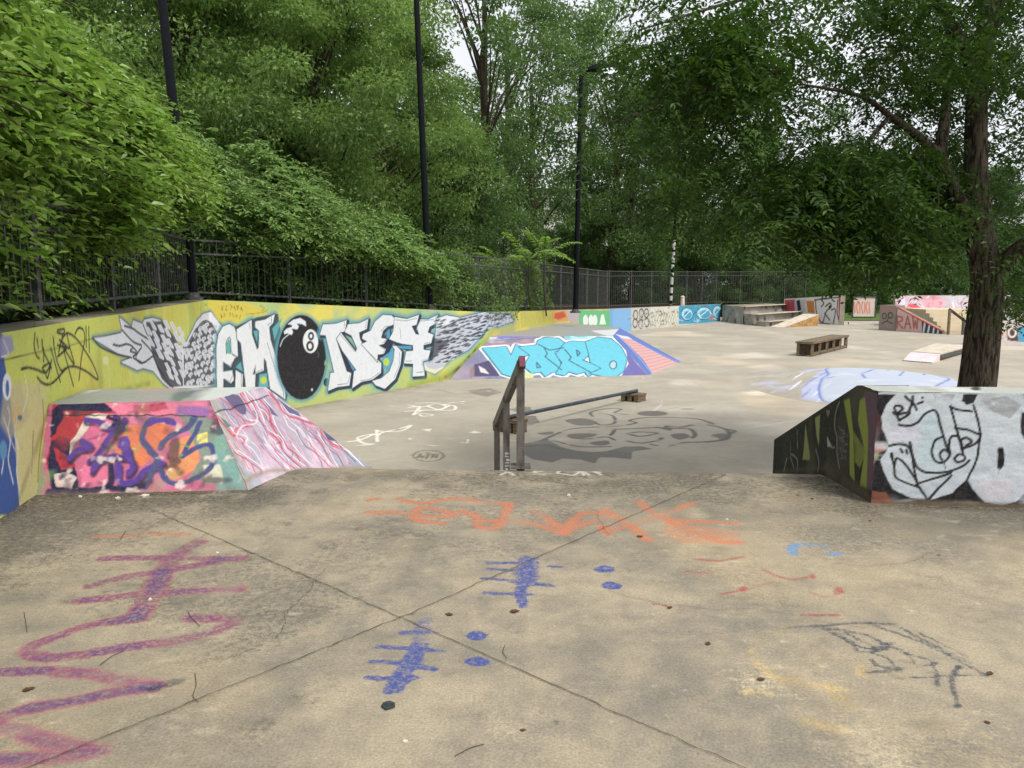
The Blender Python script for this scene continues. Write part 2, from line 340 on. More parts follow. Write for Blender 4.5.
# stains and wear of the slab, plus tree shade painted into its far band
p.blotch((116, 111, 100), 0.42, 0.47, 0.55, 19, sl=4); p.blotch((104, 99, 88), 0.8, 0.50, 0.5, 11, sl=3); p.blotch((190, 171, 136), 0.8, 0.55, 0.45, 12, sl=4); p.blotch((84, 78, 68), 2.6, 0.62, 0.4, 13, sl=3); p.blotch((200, 186, 156), 3.2, 0.60, 0.4, 14, sl=3); p.blotch((110, 104, 94), 5.5, 0.62, 0.4, 16, sl=5); p.blotch((206, 194, 168), 11, 0.70, 0.45, 17, sl=4, ar=1.6)
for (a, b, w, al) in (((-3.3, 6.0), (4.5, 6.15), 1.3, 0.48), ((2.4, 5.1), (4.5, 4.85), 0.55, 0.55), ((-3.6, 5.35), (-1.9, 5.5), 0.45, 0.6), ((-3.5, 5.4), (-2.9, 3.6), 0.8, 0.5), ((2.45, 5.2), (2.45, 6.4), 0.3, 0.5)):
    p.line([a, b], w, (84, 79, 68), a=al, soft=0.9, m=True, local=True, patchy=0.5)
# big faded magenta and violet letters, left
p.z = (0, 530, 3.227)
PK, VI, OR_ = (180, 82, 96), (74, 68, 112), (200, 118, 78)
for w, c, al, pt in ((0.085, PK, 0.66, 0.45), (0.07, VI, 0.72, 0.66)):
    k = dict(m=True, a=al, soft=0.3, patchy=pt)
    p.line([(640, 40), (560, 90), (520, 150), (480, 215), (440, 285)], w * 1.35, c, **k)
    p.lines([[(340, 92), (470, 90), (600, 92), (780, 92)], [(290, 182), (400, 152), (520, 135), (700, 100)], [(260, 230), (400, 212), (560, 200), (770, 190)],
             [(430, 285), (280, 312), (170, 350), (95, 380), (130, 408), (250, 405), (390, 380), (520, 365), (650, 340), (740, 305), (730, 288), (620, 285)],
             [(10, 458), (150, 455), (300, 465), (420, 490), (500, 505)], [(-60, 640), (60, 585), (200, 560), (360, 525), (500, 505)], [(-40, 630), (60, 645), (180, 690), (310, 715)], [(-60, 745), (60, 740), (200, 735), (310, 718)]], w, c, **k)
p.line([(500, 508), (570, 488)], 0.06, (50, 52, 68), m=True, a=0.9, soft=0.3, patchy=0.8)
p.lines([[(310, 22), (450, 18), (620, 12)], [(470, 5), (560, 15)]], 0.05, OR_, m=True, a=0.55, soft=0.7, patchy=0.5)
# orange sprayed word
p.z = (365, 485, 2.695)
p.lines([[(10, 40), (70, 36), (150, 48), (250, 36), (330, 50), (380, 48)], [(10, 74), (90, 74), (170, 84), (240, 80), (160, 60), (130, 78), (150, 98), (210, 104)],
         [(260, 70), (300, 84), (310, 112), (350, 116), (370, 90), (390, 52)], [(330, 96), (420, 100), (480, 112), (540, 132), (500, 96), (460, 72)], [(540, 128), (560, 96), (600, 74), (640, 78)],
         [(560, 116), (640, 92), (700, 108), (760, 148)], [(640, 66), (700, 96), (740, 130)], [(660, 134), (640, 112), (690, 116), (800, 80), (880, 52)], [(740, 46), (770, 72), (860, 116), (950, 150), (1010, 156)],
         [(800, 92), (900, 98), (1000, 104)]], 0.07, (192, 114, 80), m=True, a=0.72, soft=0.5, patchy=0.5)
p.poly([(820, 95), (1010, 130), (1000, 162), (860, 158), (800, 130)], (200, 122, 86), a=0.34, soft=30, patchy=0.1)
# blue tally marks and dots
p.z = (340, 460, 2.765); BL = (70, 82, 140)
k = dict(m=True, a=0.82, soft=0.35, patchy=0.5)
p.line([(522, 278), (512, 320), (498, 368), (505, 402)], 0.06, BL, **k); p.line([(520, 274), (518, 340)], 0.11, BL, m=True, a=0.7, soft=0.3, patchy=0.7)
p.lines([[(412, 282), (470, 284), (545, 282)], [(410, 300), (470, 304), (540, 312)], [(398, 326), (470, 332), (590, 348)], [(396, 366), (470, 370), (540, 372)]], 0.034, BL, **k)
p.line([(580, 292), (608, 295)], 0.025, BL, m=True, a=0.7)
p.line([(240, 445), (225, 490), (205, 540), (150, 630)], 0.085, BL, m=True, a=0.9, soft=0.3, patchy=0.65)
p.lines([[(175, 478), (240, 474), (292, 482)], [(112, 516), (200, 522), (285, 530)], [(92, 556), (170, 562), (262, 578)], [(78, 600), (160, 604), (212, 600)], [(130, 640), (200, 600)]], 0.036, BL, **k)
for cx, cy, rx, ry in ((730, 301, 28, 9), (748, 347, 29, 11), (380, 486, 29, 13), (378, 557, 32, 14)): p.ell(cx, cy, rx, ry, (64, 78, 142), a=0.95, patchy=0.02, psc=14)
p.ell(600, 730, 16, 10, (96, 92, 84), a=0.6)
# slate tag, yellow arc, red and pale blue remnants, right
p.z = (654, 490, 2.762); SL = (70, 76, 84)
k = dict(m=True, a=0.68, soft=0.5, patchy=.3)
p.lines([[(370, 379), (470, 372), (560, 366), (660, 370)], [(425, 376), (520, 386), (600, 404), (640, 438), (560, 428), (488, 392)], [(470, 382), (540, 414), (560, 444), (625, 440), (570, 414), (530, 392)], [(540, 420), (590, 436), (660, 422)],
         [(604, 450), (640, 462), (665, 490), (620, 484), (606, 470)], [(630, 425), (690, 448), (720, 476), (680, 470)], [(590, 503), (680, 494), (780, 478)], [(700, 452), (760, 470), (775, 500), (784, 540)],
         [(600, 370), (740, 420), (860, 482), (915, 512)], [(740, 395), (800, 426), (866, 460)], [(680, 380), (780, 430), (872, 478)], [(718, 517), (800, 512), (912, 511)], [(842, 486), (822, 530), (838, 596)]], 0.022, SL, **k)
p.ell(595, 503, 10, 4, SL, a=0.8); p.ell(835, 596, 12, 5, SL, a=0.7)
p.lines([[(370, 380), (300, 402), (268, 450), (330, 512), (430, 535), (520, 548)], [(525, 428), (560, 470), (575, 510)], [(240, 560), (300, 558)], [(490, 545), (545, 600)], [(420, 640), (530, 665)]], 0.05, (196, 166, 100), m=True, a=0.36, soft=0.9, patchy=0.9)
p.lines([[(110, 190), (180, 196), (245, 184)], [(90, 225), (160, 230)], [(300, 220), (370, 246), (442, 238)], [(180, 290), (250, 274), (330, 256)], [(436, 284), (480, 294), (516, 276)], [(410, 345), (510, 345)], [(0, 312), (80, 330)]], 0.026, (150, 66, 66), m=True, a=0.62, soft=0.6, patchy=0.6)
p.ell(248, 272, 12, 9, (158, 62, 66), a=0.6, soft=6); p.ell(506, 276, 14, 11, (158, 62, 66), a=0.6, soft=6); p.ell(438, 238, 10, 7, (158, 62, 66), a=0.6, soft=6)
p.lines([[(382, 176), (388, 154), (440, 152), (478, 158)], [(494, 178), (512, 176)]], 0.05, (92, 140, 190), m=True, a=0.72, soft=0.5, patchy=0.3)
# pale letters along the lip
p.z = (480, 340, 5.69); WH = (206, 202, 190)
k = dict(m=True, a=0.8, soft=0.5, patchy=0.3)
p.lines([[(150, 735), (110, 720), (140, 708), (180, 712)], [(120, 765), (160, 745), (190, 768)], [(320, 745), (370, 720), (330, 715), (310, 745), (360, 765)], [(440, 750), (470, 715), (520, 712), (560, 735), (540, 764), (490, 760), (440, 752)], [(590, 765), (570, 712), (600, 745), (620, 765)], [(640, 712), (680, 745), (640, 730), (690, 765)], [(790, 720), (820, 718)]], 0.028, WH, **k)
p.z = (0, 0, 1)
# joints of the slab: tooled grooves, dirt along them
def seam(mb, a, b, w=0.0030, z=0.0035, n=60, seed=1):
    r = np.random.default_rng(seed); a = np.asarray(a, float); b = np.asarray(b, float); d = (b - a) / np.linalg.norm(b - a); nn = np.array([-d[1], d[0]])
    t = np.linspace(0, 1, n); c = a + t[:, None] * (b - a) + nn * (r.normal(0, 0.003, n))[:, None]
    hw = (w * r.uniform(0.35, 0.75, n))[:, None]; z = np.full((n, 1), z)
    mb.grid(np.stack([np.hstack([c - nn * hw, z]), np.hstack([c + nn * hw, z])], 1), 1, flip=True)
J = np.array([-0.52, 3.41])
jl = [((-2.6, 5.24), J), (J, (1.6, 1.53)), ((-1.9, 1.92), J), (J, (1.75, 6.12))]
for i, (a, b) in enumerate(jl): p.line([a, b], 0.035, (104, 94, 78), a=0.22, soft=0.9, m=True, local=True, sm=False, patchy=0.8)
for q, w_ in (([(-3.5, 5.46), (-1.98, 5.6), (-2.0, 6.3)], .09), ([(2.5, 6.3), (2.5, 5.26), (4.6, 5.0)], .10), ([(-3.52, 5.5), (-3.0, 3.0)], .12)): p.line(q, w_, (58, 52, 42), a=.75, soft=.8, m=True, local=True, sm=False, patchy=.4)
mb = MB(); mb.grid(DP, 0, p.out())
HC = np.random.default_rng(44)
for (x, y, an, L_) in ((-1.2, 3.0, .3, 1.1), (1.6, 3.3, 2.5, 1.3), (.6, 4.6, 1.2, 1.0), (2.6, 4.3, 2.9, .9), (-2.2, 4.0, 1.0, .8)):
    pp = [np.array([x, y])]
    for k in range(14): an += HC.normal(0, .35); pp.append(pp[-1] + np.array([math.cos(an), math.sin(an)]) * L_ / 14)
    for k in range(14): seam(mb, pp[k], pp[k + 1], w=.0015, z=.005, n=4, seed=k)
for i, (a, b) in enumerate(jl): seam(mb, a, b, z=0.006, seed=i)
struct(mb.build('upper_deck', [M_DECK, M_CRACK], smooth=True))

# ---- lower court
xs = np.concatenate([np.linspace(-9, -5.2, 8), np.arange(-5, 4.6, 0.032), np.linspace(4.7, 45, 110)])
ys = np.concatenate([np.arange(7.7, 17.5, 0.032), np.linspace(17.6, 52, 110)])
X, Y = np.meshgrid(xs, ys, indexing='ij'); DP = np.stack([X, Y, np.full_like(X, LOW)], -1)
p = Paint(DP, (0, 0, LOW), (1, 0, 0), (0, 1, 0), 0.032)
p.blotch((156, 147, 132), 0.3, 0.52, 0.4, 21, sl=3); p.blotch((206, 198, 184), 0.5, 0.55, 0.45, 22, sl=4); p.blotch((144, 136, 122), 1.3, 0.62, 0.35, 23, sl=3); p.blotch((206, 198, 186), 1.6, 0.64, 0.35, 24, sl=4); p.blotch((190, 172, 136), .4, .58, .35, 25, sl=4)
p.line([(-5.0, 12.4), (-3.38, 15.1), (-0.8, 19.4)], 0.5, (128, 116, 92), a=0.5, soft=0.9, m=True, local=True, sm=False, patchy=0.5)
for a_, b_ in (((-3.6, 13.6), (6, 22.2)), ((-2.4, 9.2), (14, 24)), ((3.5, 9.0), (-1.6, 16.5)), ((9.0, 12.0), (2.0, 22.5)), ((16, 16), (7.5, 28)), ((0, 22), (16, 36))): p.line([a_, b_], .035, (136, 126, 110), a=.5, soft=.8, m=True, local=True, sm=False, patchy=.3)
for q_ in range(14):
    c_ = np.array([rng.uniform(-2, 8), rng.uniform(10, 24)]); an_ = rng.uniform(0, 3.1); d_ = np.array([math.cos(an_), math.sin(an_)]); p.line([c_, c_ + d_ * .9 + rng.normal(0, .12, 2), c_ + d_ * rng.uniform(1.4, 3.2)], rng.uniform(.03, .05), [(120, 112, 100), (206, 200, 188)][q_ % 2], a=.4, soft=.7, m=True, local=True, patchy=.6)
p.z = (520, 395, 4.655); DK = (112, 108, 102); DK2 = (88, 86, 84)
p.poly([(15, 225), (70, 215), (120, 200), (190, 240), (260, 258), (330, 265), (400, 262), (480, 240), (560, 238), (620, 250), (525, 264), (520, 300), (440, 292), (370, 290), (350, 320), (280, 302), (200, 295), (150, 315), (60, 300), (15, 278)], DK, a=0.75, patchy=0.18, psc=2)
p.poly([(210, 118), (290, 108), (350, 122), (340, 140), (260, 140)], DK, a=0.85, sm=True); p.poly([(220, 185), (290, 178), (360, 182), (330, 196), (250, 204)], DK, a=0.85, sm=True)
p.poly([(320, 222), (400, 212), (420, 226), (370, 236)], DK, a=0.9, sm=True); p.poly([(80, 178), (150, 170), (150, 182), (110, 186)], DK, a=0.8, sm=True); p.poly([(700, 186), (760, 178), (790, 194), (740, 208)], DK, a=0.9, sm=True)
p.poly([(890, 188), (950, 178), (965, 200), (920, 216), (860, 222), (930, 205)], DK, a=0.85, sm=True)
p.lines([[(340, 100), (330, 80), (400, 64), (470, 66), (440, 84), (500, 90)], [(350, 128), (380, 140), (440, 130), (430, 96), (370, 84)], [(110, 210), (150, 190), (230, 160), (330, 150), (450, 145), (540, 130), (510, 118), (590, 105), (700, 104), (830, 112), (900, 135)],
         [(440, 160), (540, 156), (640, 152), (720, 156), (790, 158), (815, 185), (800, 200)], [(500, 178), (560, 192), (640, 178), (560, 172), (500, 178)], [(420, 190), (440, 165)], [(160, 214), (280, 240), (420, 240)], [(500, 214), (560, 224), (640, 212), (660, 200)],
         [(640, 150), (700, 164), (680, 145), (740, 150), (800, 140), (760, 148)], [(690, 240), (760, 222), (860, 218), (960, 205), (970, 170), (930, 150), (880, 140)], [(970, 160), (1000, 168), (980, 180)], [(610, 230), (640, 236)], [(30, 240), (110, 232), (190, 250)], [(200, 190), (300, 205), (400, 195), (440, 210)]], 0.075, DK2, m=True, a=0.7, soft=0.5, patchy=0.3)
p.ell(617, 86, 72, 12, (108, 102, 96), a=0.95); p.ell(780, 65, 34, 3, (130, 124, 114), a=0.8)
p.z = (330, 390, 6.02)
p.lines([[(470, 90), (560, 100), (640, 82), (700, 100), (640, 120), (560, 122), (500, 150), (540, 100), (480, 104)], [(455, 128), (600, 120), (740, 120), (750, 96), (690, 84), (810, 68)], [(540, 140), (620, 150), (560, 158), (540, 148)], [(520, 78), (700, 76), (800, 80)], [(590, 98), (660, 118), (720, 92)],
         [(110, 310), (180, 300), (260, 265), (170, 285), (200, 320), (260, 325), (160, 335)], [(280, 240), (285, 310), (300, 262), (420, 232), (490, 212), (430, 245), (330, 250), (280, 242)]], 0.05, (222, 218, 206), m=True, a=0.9, soft=0.4, patchy=0.3)
p.poly([(540, 236), (620, 232), (600, 252)], (226, 222, 210), a=0.55, soft=14); p.poly([(830, 258), (870, 244), (920, 256), (880, 262)], (226, 222, 210), a=0.5, soft=14)
p.ell(482, 294, 14, 6, (214, 208, 196), a=0.7); p.lines([[(790, 315), (825, 318), (830, 298)], [(600, 332), (650, 336)]], 0.05, (218, 214, 202), m=True, a=0.6)
p.ring(592, 396, 92, 34, 0.045, (120, 110, 92), m=True, a=0.8); p.text('A', 530, 385, 30, 24, 0.04, (118, 108, 92), m=True, a=0.8); p.line([(590, 378), (578, 414)], 0.04, (118, 108, 92), m=True, a=0.8); p.text('N', 615, 384, 28, 26, 0.04, (118, 108, 92), m=True, a=0.8)
p.z = (440, 200, 3.2)
p.poly([(80, 610), (160, 602), (200, 615), (150, 630), (110, 622)], (128, 120, 108), a=0.7, patchy=0.2); p.poly([(240, 660), (290, 662), (320, 712), (260, 720)], (118, 112, 102), a=0.7, patchy=0.2)
p.poly([(210, 668), (280, 664), (250, 680)], (116, 112, 104), a=0.6)
p.z = (704, 240, 3.2)
p.poly([(100, 495), (260, 478), (330, 520), (360, 560), (230, 560), (120, 520)], (190, 168, 128), a=0.3, soft=30, patchy=0.15)
p.poly([(130, 488), (240, 476), (250, 486), (150, 500)], (216, 206, 190), a=0.5, soft=10)
p.z = (0, 0, 1)
for q in ([(720, 357), (755, 352), (775, 356), (740, 360)], [(740, 367), (770, 364), (790, 370), (750, 374)], [(700, 346), (740, 341), (760, 345)], [(870, 354), (880, 350), (900, 352)]): p.poly(q, (206, 198, 185), a=0.3, soft=6)
mb = MB(); mb.grid(DP, 0, p.out()); struct(mb.build('lower_court', [M_COURT]))
# strip of rough grass beyond the platform
g = MB(); X, Y = np.meshgrid(np.linspace(17.5, 45, 60), np.linspace(47, 75, 60), indexing='ij'); g.grid(np.stack([X, Y, LOW + 0.012 + 0.05 * vnoise(X, Y, 0.9, 4)], -1)); struct(g.build('lawn', M_GRASS))

# ================================================================== GRAFFITI WALL
WPTS = [(-3.0, 3.0), (-4.93, 12.55), (-0.6, 19.82), (4.66, 35.5), (12.62, 46.75)]
WTOP = [1.20, 1.275, 0.80, 0.36, 0.27]
def seg_dir(a, b): d = np.array(b) - np.array(a); return d / np.linalg.norm(d)
def offset_line(pts, off):
    pts = [np.array(q, float) for q in pts]; out = []
    for i, q in enumerate(pts):
        ds = []
        if i > 0: ds.append(seg_dir(pts[i - 1], q))
        if i < len(pts) - 1: ds.append(seg_dir(q, pts[i + 1]))
        ns = [np.array([-d[1], d[0]]) for d in ds]
        if len(ns) == 1: out.append(q + ns[0] * off)
        else: m = ns[0] + ns[1]; m /= np.linalg.norm(m); out.append(q + m * off / max(m @ ns[0], 0.4))
    return out
WBACK = offset_line(WPTS, 0.42)
wall = MB(); PA = []
for i, res in enumerate((0.0125, 0.016, 0.03, 0.03)):
    a, b = np.array(WPTS[i]), np.array(WPTS[i + 1]); L = np.linalg.norm(b - a); d = (b - a) / L
    su = np.linspace(0, L, int(L / res)); zb = -0.82
    nv = int((max(WTOP[i], WTOP[i + 1]) - zb) / res); zt = WTOP[i] + (WTOP[i + 1] - WTOP[i]) * su / L
    if i == 0: zt = zt + 0.012 * np.sin(su * 2.1)* (su/L) * (1 - su/L)
    t = np.linspace(0, 1, nv)
    P = np.empty((len(su), nv, 3)); P[..., 0] = (a[0] + d[0] * su)[:, None]; P[..., 1] = (a[1] + d[1] * su)[:, None]; P[..., 2] = zb + t[None, :] * (zt[:, None] - zb)
    PA.append((P, Paint(P, (a[0], a[1], 0), (d[0], d[1], 0), (0, 0, 1), res)))
    # top slab, back
    ba, bb = WBACK[i], WBACK[i + 1]
    wall.add([(a[0], a[1], zt[0]), (b[0], b[1], zt[-1]), (bb[0], bb[1], zt[-1]), (ba[0], ba[1], zt[0])], [[0, 1, 2, 3]], 0)
    wall.add([(ba[0], ba[1], zt[0]), (bb[0], bb[1], zt[-1]), (bb[0], bb[1], zb), (ba[0], ba[1], zb)], [[0, 1, 2, 3]], 0)
YG = (204, 210, 106); TE = (112, 168, 168); WHT = (222, 226, 232); BK = (38, 40, 48); NAVY = (52, 78, 108)
# --- near stretch
P, p = PA[0]; p.base(YG); p.blotch((216, 190, 84), 0.8, 0.56, 0.6, 2); p.blotch((160, 176, 96), 1.2, 0.6, 0.5, 3); p.blotch((226, 224, 170), 1.1, 0.56, 0.6, 4); p.blotch((222, 222, 150), 4, 0.6, 0.5, 41, ar=.2); p.blotch((150, 150, 90), 5, 0.66, 0.5, 42, ar=.15)
p.z = (0, 290, 6)
p.poly([(60, 560), (270, 560), (280, 700), (240, 900), (200, 1350), (60, 1350), (30, 800)], (208, 200, 150), a=.8, soft=40, patchy=.1)
p.poly([(-400, -100), (15, 265), (24, 400), (46, 560), (70, 700), (90, 900), (120, 1350), (-600, 1350)], (62, 92, 156), soft=8); p.lines([[(70, 700), (100, 760), (88, 860), (110, 960), (100, 1100), (130, 1250)], [(20, 760), (60, 900), (50, 1020), (80, 1160)], [(-20, 900), (20, 1000), (10, 1100)]], 12, (222, 226, 232), soft=0.3); p.ell(20, 960, 22, 60, (96, 150, 190)); p.lines([[(255, 660), (262, 800), (240, 960), (226, 1150)], [(200, 850), (190, 1100)]], 13, (120, 90, 50), a=.75, soft=.6, patchy=.5)
p.poly([(0, 275), (70, 272), (85, 360), (40, 395), (0, 410)], (150, 150, 190), a=0.9, soft=20); p.poly([(20, 620), (120, 560), (180, 760), (60, 900), (0, 800)], (190, 180, 140), a=0.6, soft=40, patchy=0.1)
p.ell(42, 580, 26, 80, (226, 230, 236)); p.ell(44, 590, 11, 50, (80, 110, 170)); p.lines([[(45, 700), (60, 760), (50, 850), (90, 960)], [(150, 510), (165, 620), (140, 730)], [(20, 300), (50, 380), (10, 400)]], 7, (226, 230, 236), soft=0.3)
p.poly([(60, 690), (130, 700), (120, 780), (70, 800)], (200, 176, 110), a=0.5, soft=20); p.lines([[(730, 180), (726, 262)], [(735, 480), (738, 620)], [(300, 270), (305, 660)]], 3, (120, 112, 60), a=.7)
p.line([(100, 1300), (300, 700), (900, 560)], 40, (96, 88, 52), a=.4, soft=.9, sm=False, patchy=.6); p.ell(120, 765, 14, 16, (50, 110, 150), a=0.9)
tagk = dict(a=0.96, soft=0.25)
p.lines([[(210, 258), (205, 340), (220, 395), (235, 410)], [(222, 290), (230, 345)], [(252, 300), (258, 360), (285, 420), (310, 470)], [(262, 350), (262, 430)], [(128, 475), (170, 466), (220, 478), (275, 495), (300, 440), (255, 465), (270, 490), (286, 526), (310, 420)], [(306, 350), (330, 440), (362, 552)],
         [(225, 525), (255, 558), (300, 566), (345, 530), (370, 500), (410, 462), (460, 462), (520, 490), (588, 536), (560, 450), (520, 380), (465, 300), (410, 260), (375, 290), (352, 372)], [(318, 282), (335, 400), (365, 480), (395, 470)], [(348, 240), (385, 235), (380, 262), (345, 255), (348, 240)], [(372, 270), (380, 350), (440, 575)],
         [(402, 268), (420, 350), (445, 445), (385, 350)], [(450, 265), (470, 230), (500, 240), (508, 300), (490, 400), (474, 540)], [(516, 220), (518, 340)], [(532, 222), (536, 370)], [(356, 300), (400, 345), (345, 400)], [(345, 330), (415, 350)]], 16, BK, **tagk)
p.line([(0, 420), (150, 393), (300, 358), (450, 322), (560, 292), (700, 262)], 7, (60, 58, 44), a=0.9, sm=False)
p.poly([(620, 405), (645, 400), (650, 440), (625, 446)], (228, 226, 180), a=0.9, sm=True)
for x0, y0, y1 in ((740, 580, 600), (235, 380, 640), (660, 520, 560), (480, 330, 440)): p.line([(x0, y0), (x0 + 3, y1)], 3, (120, 110, 60), a=0.6)
# feathered wing (spans the bend)
def wing(p):
    p.z = (90, 290, 6.98)
    out = [(20, 338), (110, 322), (215, 300), (225, 280), (205, 190), (290, 262), (300, 210), (365, 235), (380, 205), (440, 195), (500, 212), (520, 262), (560, 300), (592, 335), (610, 385), (648, 402), (680, 350), (720, 270), (740, 222), (790, 165), (845, 152), (880, 200), (925, 260), (925, 660), (700, 690), (560, 690), (510, 650), (440, 565), (370, 545), (330, 560), (250, 520), (215, 505), (290, 470), (200, 445), (130, 405), (60, 362)]
    p.line(out + [out[0]], 34, (84, 140, 158), a=0.85, soft=0.9, sm=False); p.line(out + [out[0]], 15, NAVY, a=0.95, soft=0.4, sm=False)
    p.poly(out, (226, 228, 238)); p.poly([(400, 230), (500, 260), (640, 640), (520, 640)], (150, 152, 172), a=0.6, soft=40)
    D = dict(a=0.93, soft=0.35)
    p.lines([[(20, 335), (70, 395), (180, 445), (290, 472)], [(160, 380), (210, 390), (260, 378), (300, 400), (280, 425), (320, 440)], [(225, 280), (300, 360), (360, 385)], [(240, 250), (300, 270), (340, 300), (410, 345)], [(300, 400), (330, 440), (300, 470), (360, 505)], [(360, 400), (320, 470), (365, 510), (440, 460)],
             [(370, 240), (410, 330), (470, 380), (510, 470)], [(440, 215), (480, 310), (540, 390), (580, 480)], [(500, 215), (540, 310), (580, 380), (600, 440)], [(360, 350), (430, 430), (480, 540), (520, 600)], [(440, 430), (520, 500), (580, 600), (640, 640)], [(510, 480), (560, 540), (600, 620)], [(470, 540), (540, 640), (580, 680)], [(530, 330), (580, 440), (640, 560)], [(560, 300), (600, 400), (660, 560)]], 16, BK, **D)
    r = np.random.default_rng(5)
    p.poly([(390, 225), (500, 215), (600, 345), (640, 420), (650, 670), (560, 680), (500, 620), (440, 470)], (58, 58, 70), a=0.9, soft=10)
    for row in range(9):        # long slanting feathers to the left
        for kx in range(8):
            x = 372 + kx * 44 + row * 12 + r.normal(0, 4); y = 190 + row * 66 - kx * 6 + r.normal(0, 6) + (kx % 2) * 30
            if x > 625 or y > 640 or y < 205 or y > 330 + (x - 372) * 1.55: continue
            w = r.uniform(20, 29); L = r.uniform(60, 84)
            p.poly([(x, y), (x + w, y - 3), (x + w + L * .42, y + L * .75), (x + w * .8 + L * .5, y + L), (x + L * .36, y + L * .8)], (226, 227, 238), a=.96); p.line([(x + w * .6, y + 8), (x + w * .5 + L * .4, y + L * .75)], 5, (150, 152, 176), a=.75)
    p.poly([(655, 420), (735, 270), (800, 215), (850, 230), (905, 330), (905, 665), (655, 665)], (56, 58, 68), a=0.9, soft=10)
    for row in range(11):        # scale feathers to the right
        for kx in range(8):
            x = 650 + kx * 36 + (row % 2) * 18 + r.normal(0, 6); y = 235 + row * 44 - kx * 12 + r.normal(0, 8)
            if x > 895 or y < 215 or y > 645 or y < 345 - (x - 660) * 1.1: continue
            e_ = r.uniform(.8, 1.25); p.poly([(x - 3, y + 24 * e_), (x + 4, y + 2), (x + 27 * e_, y - 6), (x + 34 * e_, y + 12), (x + 20, y + 24 * e_), (x + 14, y + 44 * e_)], (222, 224, 234), a=.97); p.line([(x + 10, y + 12), (x + 22, y + 10), (x + 18, y + 26)], 4.5, (110, 112, 128), a=0.8)
    p.lines([[(648, 402), (690, 390), (740, 300), (770, 235), (820, 215), (870, 270), (890, 330)]], 9, BK, a=0.9)
wing(p)
p.lines([[(770, 120), (775, 200)], [(800, 100), (815, 108)], [(735, 170), (740, 200)]], 8, (70, 96, 90), a=0.7)
# --- the word stretch
P, p = PA[1]; p.base((184, 198, 124)); p.blotch((224, 210, 100), 1.0, 0.52, 0.85, 5, sl=6); p.blotch((140, 186, 160), 1.2, 0.56, 0.7, 6, sl=6)
wing(p)
p.z = (200, 300, 6.98)
p.poly([(60, 0), (320, 20), (440, 60), (470, 100), (330, 110), (270, 160), (130, 150), (60, 40)], (214, 196, 84), a=0.9, soft=10)
GR = dict(a=0.85)
for x, y in ((150, 30), (172, 34), (208, 28), (232, 34), (256, 30), (280, 36), (140, 85), (162, 80), (196, 84), (220, 90), (244, 84), (268, 92)):
    r_ = np.random.default_rng(x + y); p.line(np.c_[x + r_.random(5) * 17, y + r_.random(5) * 44], 4.5, (84, 78, 40), a=0.85, sm=False)
p.lines([[(320, 100), (380, 95), (440, 85), (470, 70)], [(420, 40), (450, 60), (430, 75)]], 4, (90, 84, 50), a=0.8)
E_ = [(118, 620), (115, 330), (128, 240), (160, 185), (205, 168), (240, 190), (258, 250), (264, 395), (240, 408), (215, 470), (160, 428), (162, 500), (225, 492), (236, 560), (215, 582), (162, 548), (162, 620)]
E2b = [(250, 490), (300, 520), (295, 620), (245, 620)]
M_ = [(255, 205), (360, 138), (362, 240), (398, 345), (410, 335), (412, 215), (385, 190), (385, 150), (452, 138), (522, 98), (510, 160), (482, 190), (492, 275), (560, 500), (592, 590), (597, 695), (540, 655), (490, 620), (462, 430), (446, 400), (446, 492), (368, 522), (388, 450), (384, 620), (322, 620), (300, 430), (285, 300), (258, 272)]
for q in (E_, M_, E2b): p.line(q + [q[0]], 46, (88, 152, 170), a=0.9, soft=0.6, sm=False)
p.poly([(120, 240), (260, 180), (400, 120), (545, 95), (560, 200), (620, 640), (600, 700), (480, 640), (130, 640)], (44, 60, 80), a=0.9)
for q in ([(205, 260), (180, 300), (180, 372), (215, 380), (214, 300)], [(250, 470), (285, 430), (300, 500)], [(372, 215), (404, 215), (400, 300)], [(415, 520), (465, 510), (480, 610), (410, 610)], [(505, 200), (575, 120), (540, 230), (520, 280)], [(425, 290), (440, 380), (410, 470)]): p.poly(q, (96, 172, 182), a=0.95)
p.ell(443, 560, 22, 26, (190, 206, 80), soft=8)
for q in (E_, E2b, M_): p.line(q + [q[0]], 13, BK, a=0.9, sm=False); p.poly(q, WHT)
p.poly([(205, 262), (184, 300), (184, 372), (214, 378), (212, 300)], (96, 172, 160)); p.line([(184, 375), (182, 300), (205, 258), (216, 300), (220, 370), (258, 400)], 6, BK, a=0.9)
p.lines([[(168, 440), (212, 462), (228, 432)], [(168, 550), (210, 572), (225, 530)], [(225, 375), (255, 392)], [(375, 512), (440, 484)], [(470, 300), (520, 470), (578, 620), (585, 680)], [(290, 520), (288, 610)], [(345, 160), (348, 200)], [(500, 118), (498, 160), (470, 176)]], 4.5, (60, 64, 76), a=0.85, sm=False)
# the black ball
p.ell(708, 402, 190, 312, (88, 150, 168), a=0.9, soft=30); p.ell(708, 400, 170, 296, (34, 34, 40)); p.blotch((70, 70, 78), 6, 2, 0, 1)
p.ell(772, 288, 53, 83, (226, 228, 234)); p.ell(775, 252, 21, 30, BK); p.ell(768, 322, 27, 37, BK); p.ell(775, 252, 9, 15, (226, 228, 234)); p.ell(768, 322, 13, 20, (226, 228, 234))
p.poly([(612, 168), (650, 138), (700, 125), (738, 150), (740, 184), (712, 168), (675, 165), (690, 185), (680, 205), (640, 200), (650, 225), (640, 245), (608, 232), (590, 240), (585, 220), (605, 200), (640, 188), (645, 176)], (222, 226, 236))
p.line([(620, 240), (580, 275), (560, 322)], 8, (190, 196, 206), soft=0.5); p.line([(820, 360), (830, 385), (822, 400)], 9, (88, 86, 96), a=0.8); p.ell(782, 626, 7, 9, (210, 212, 216))
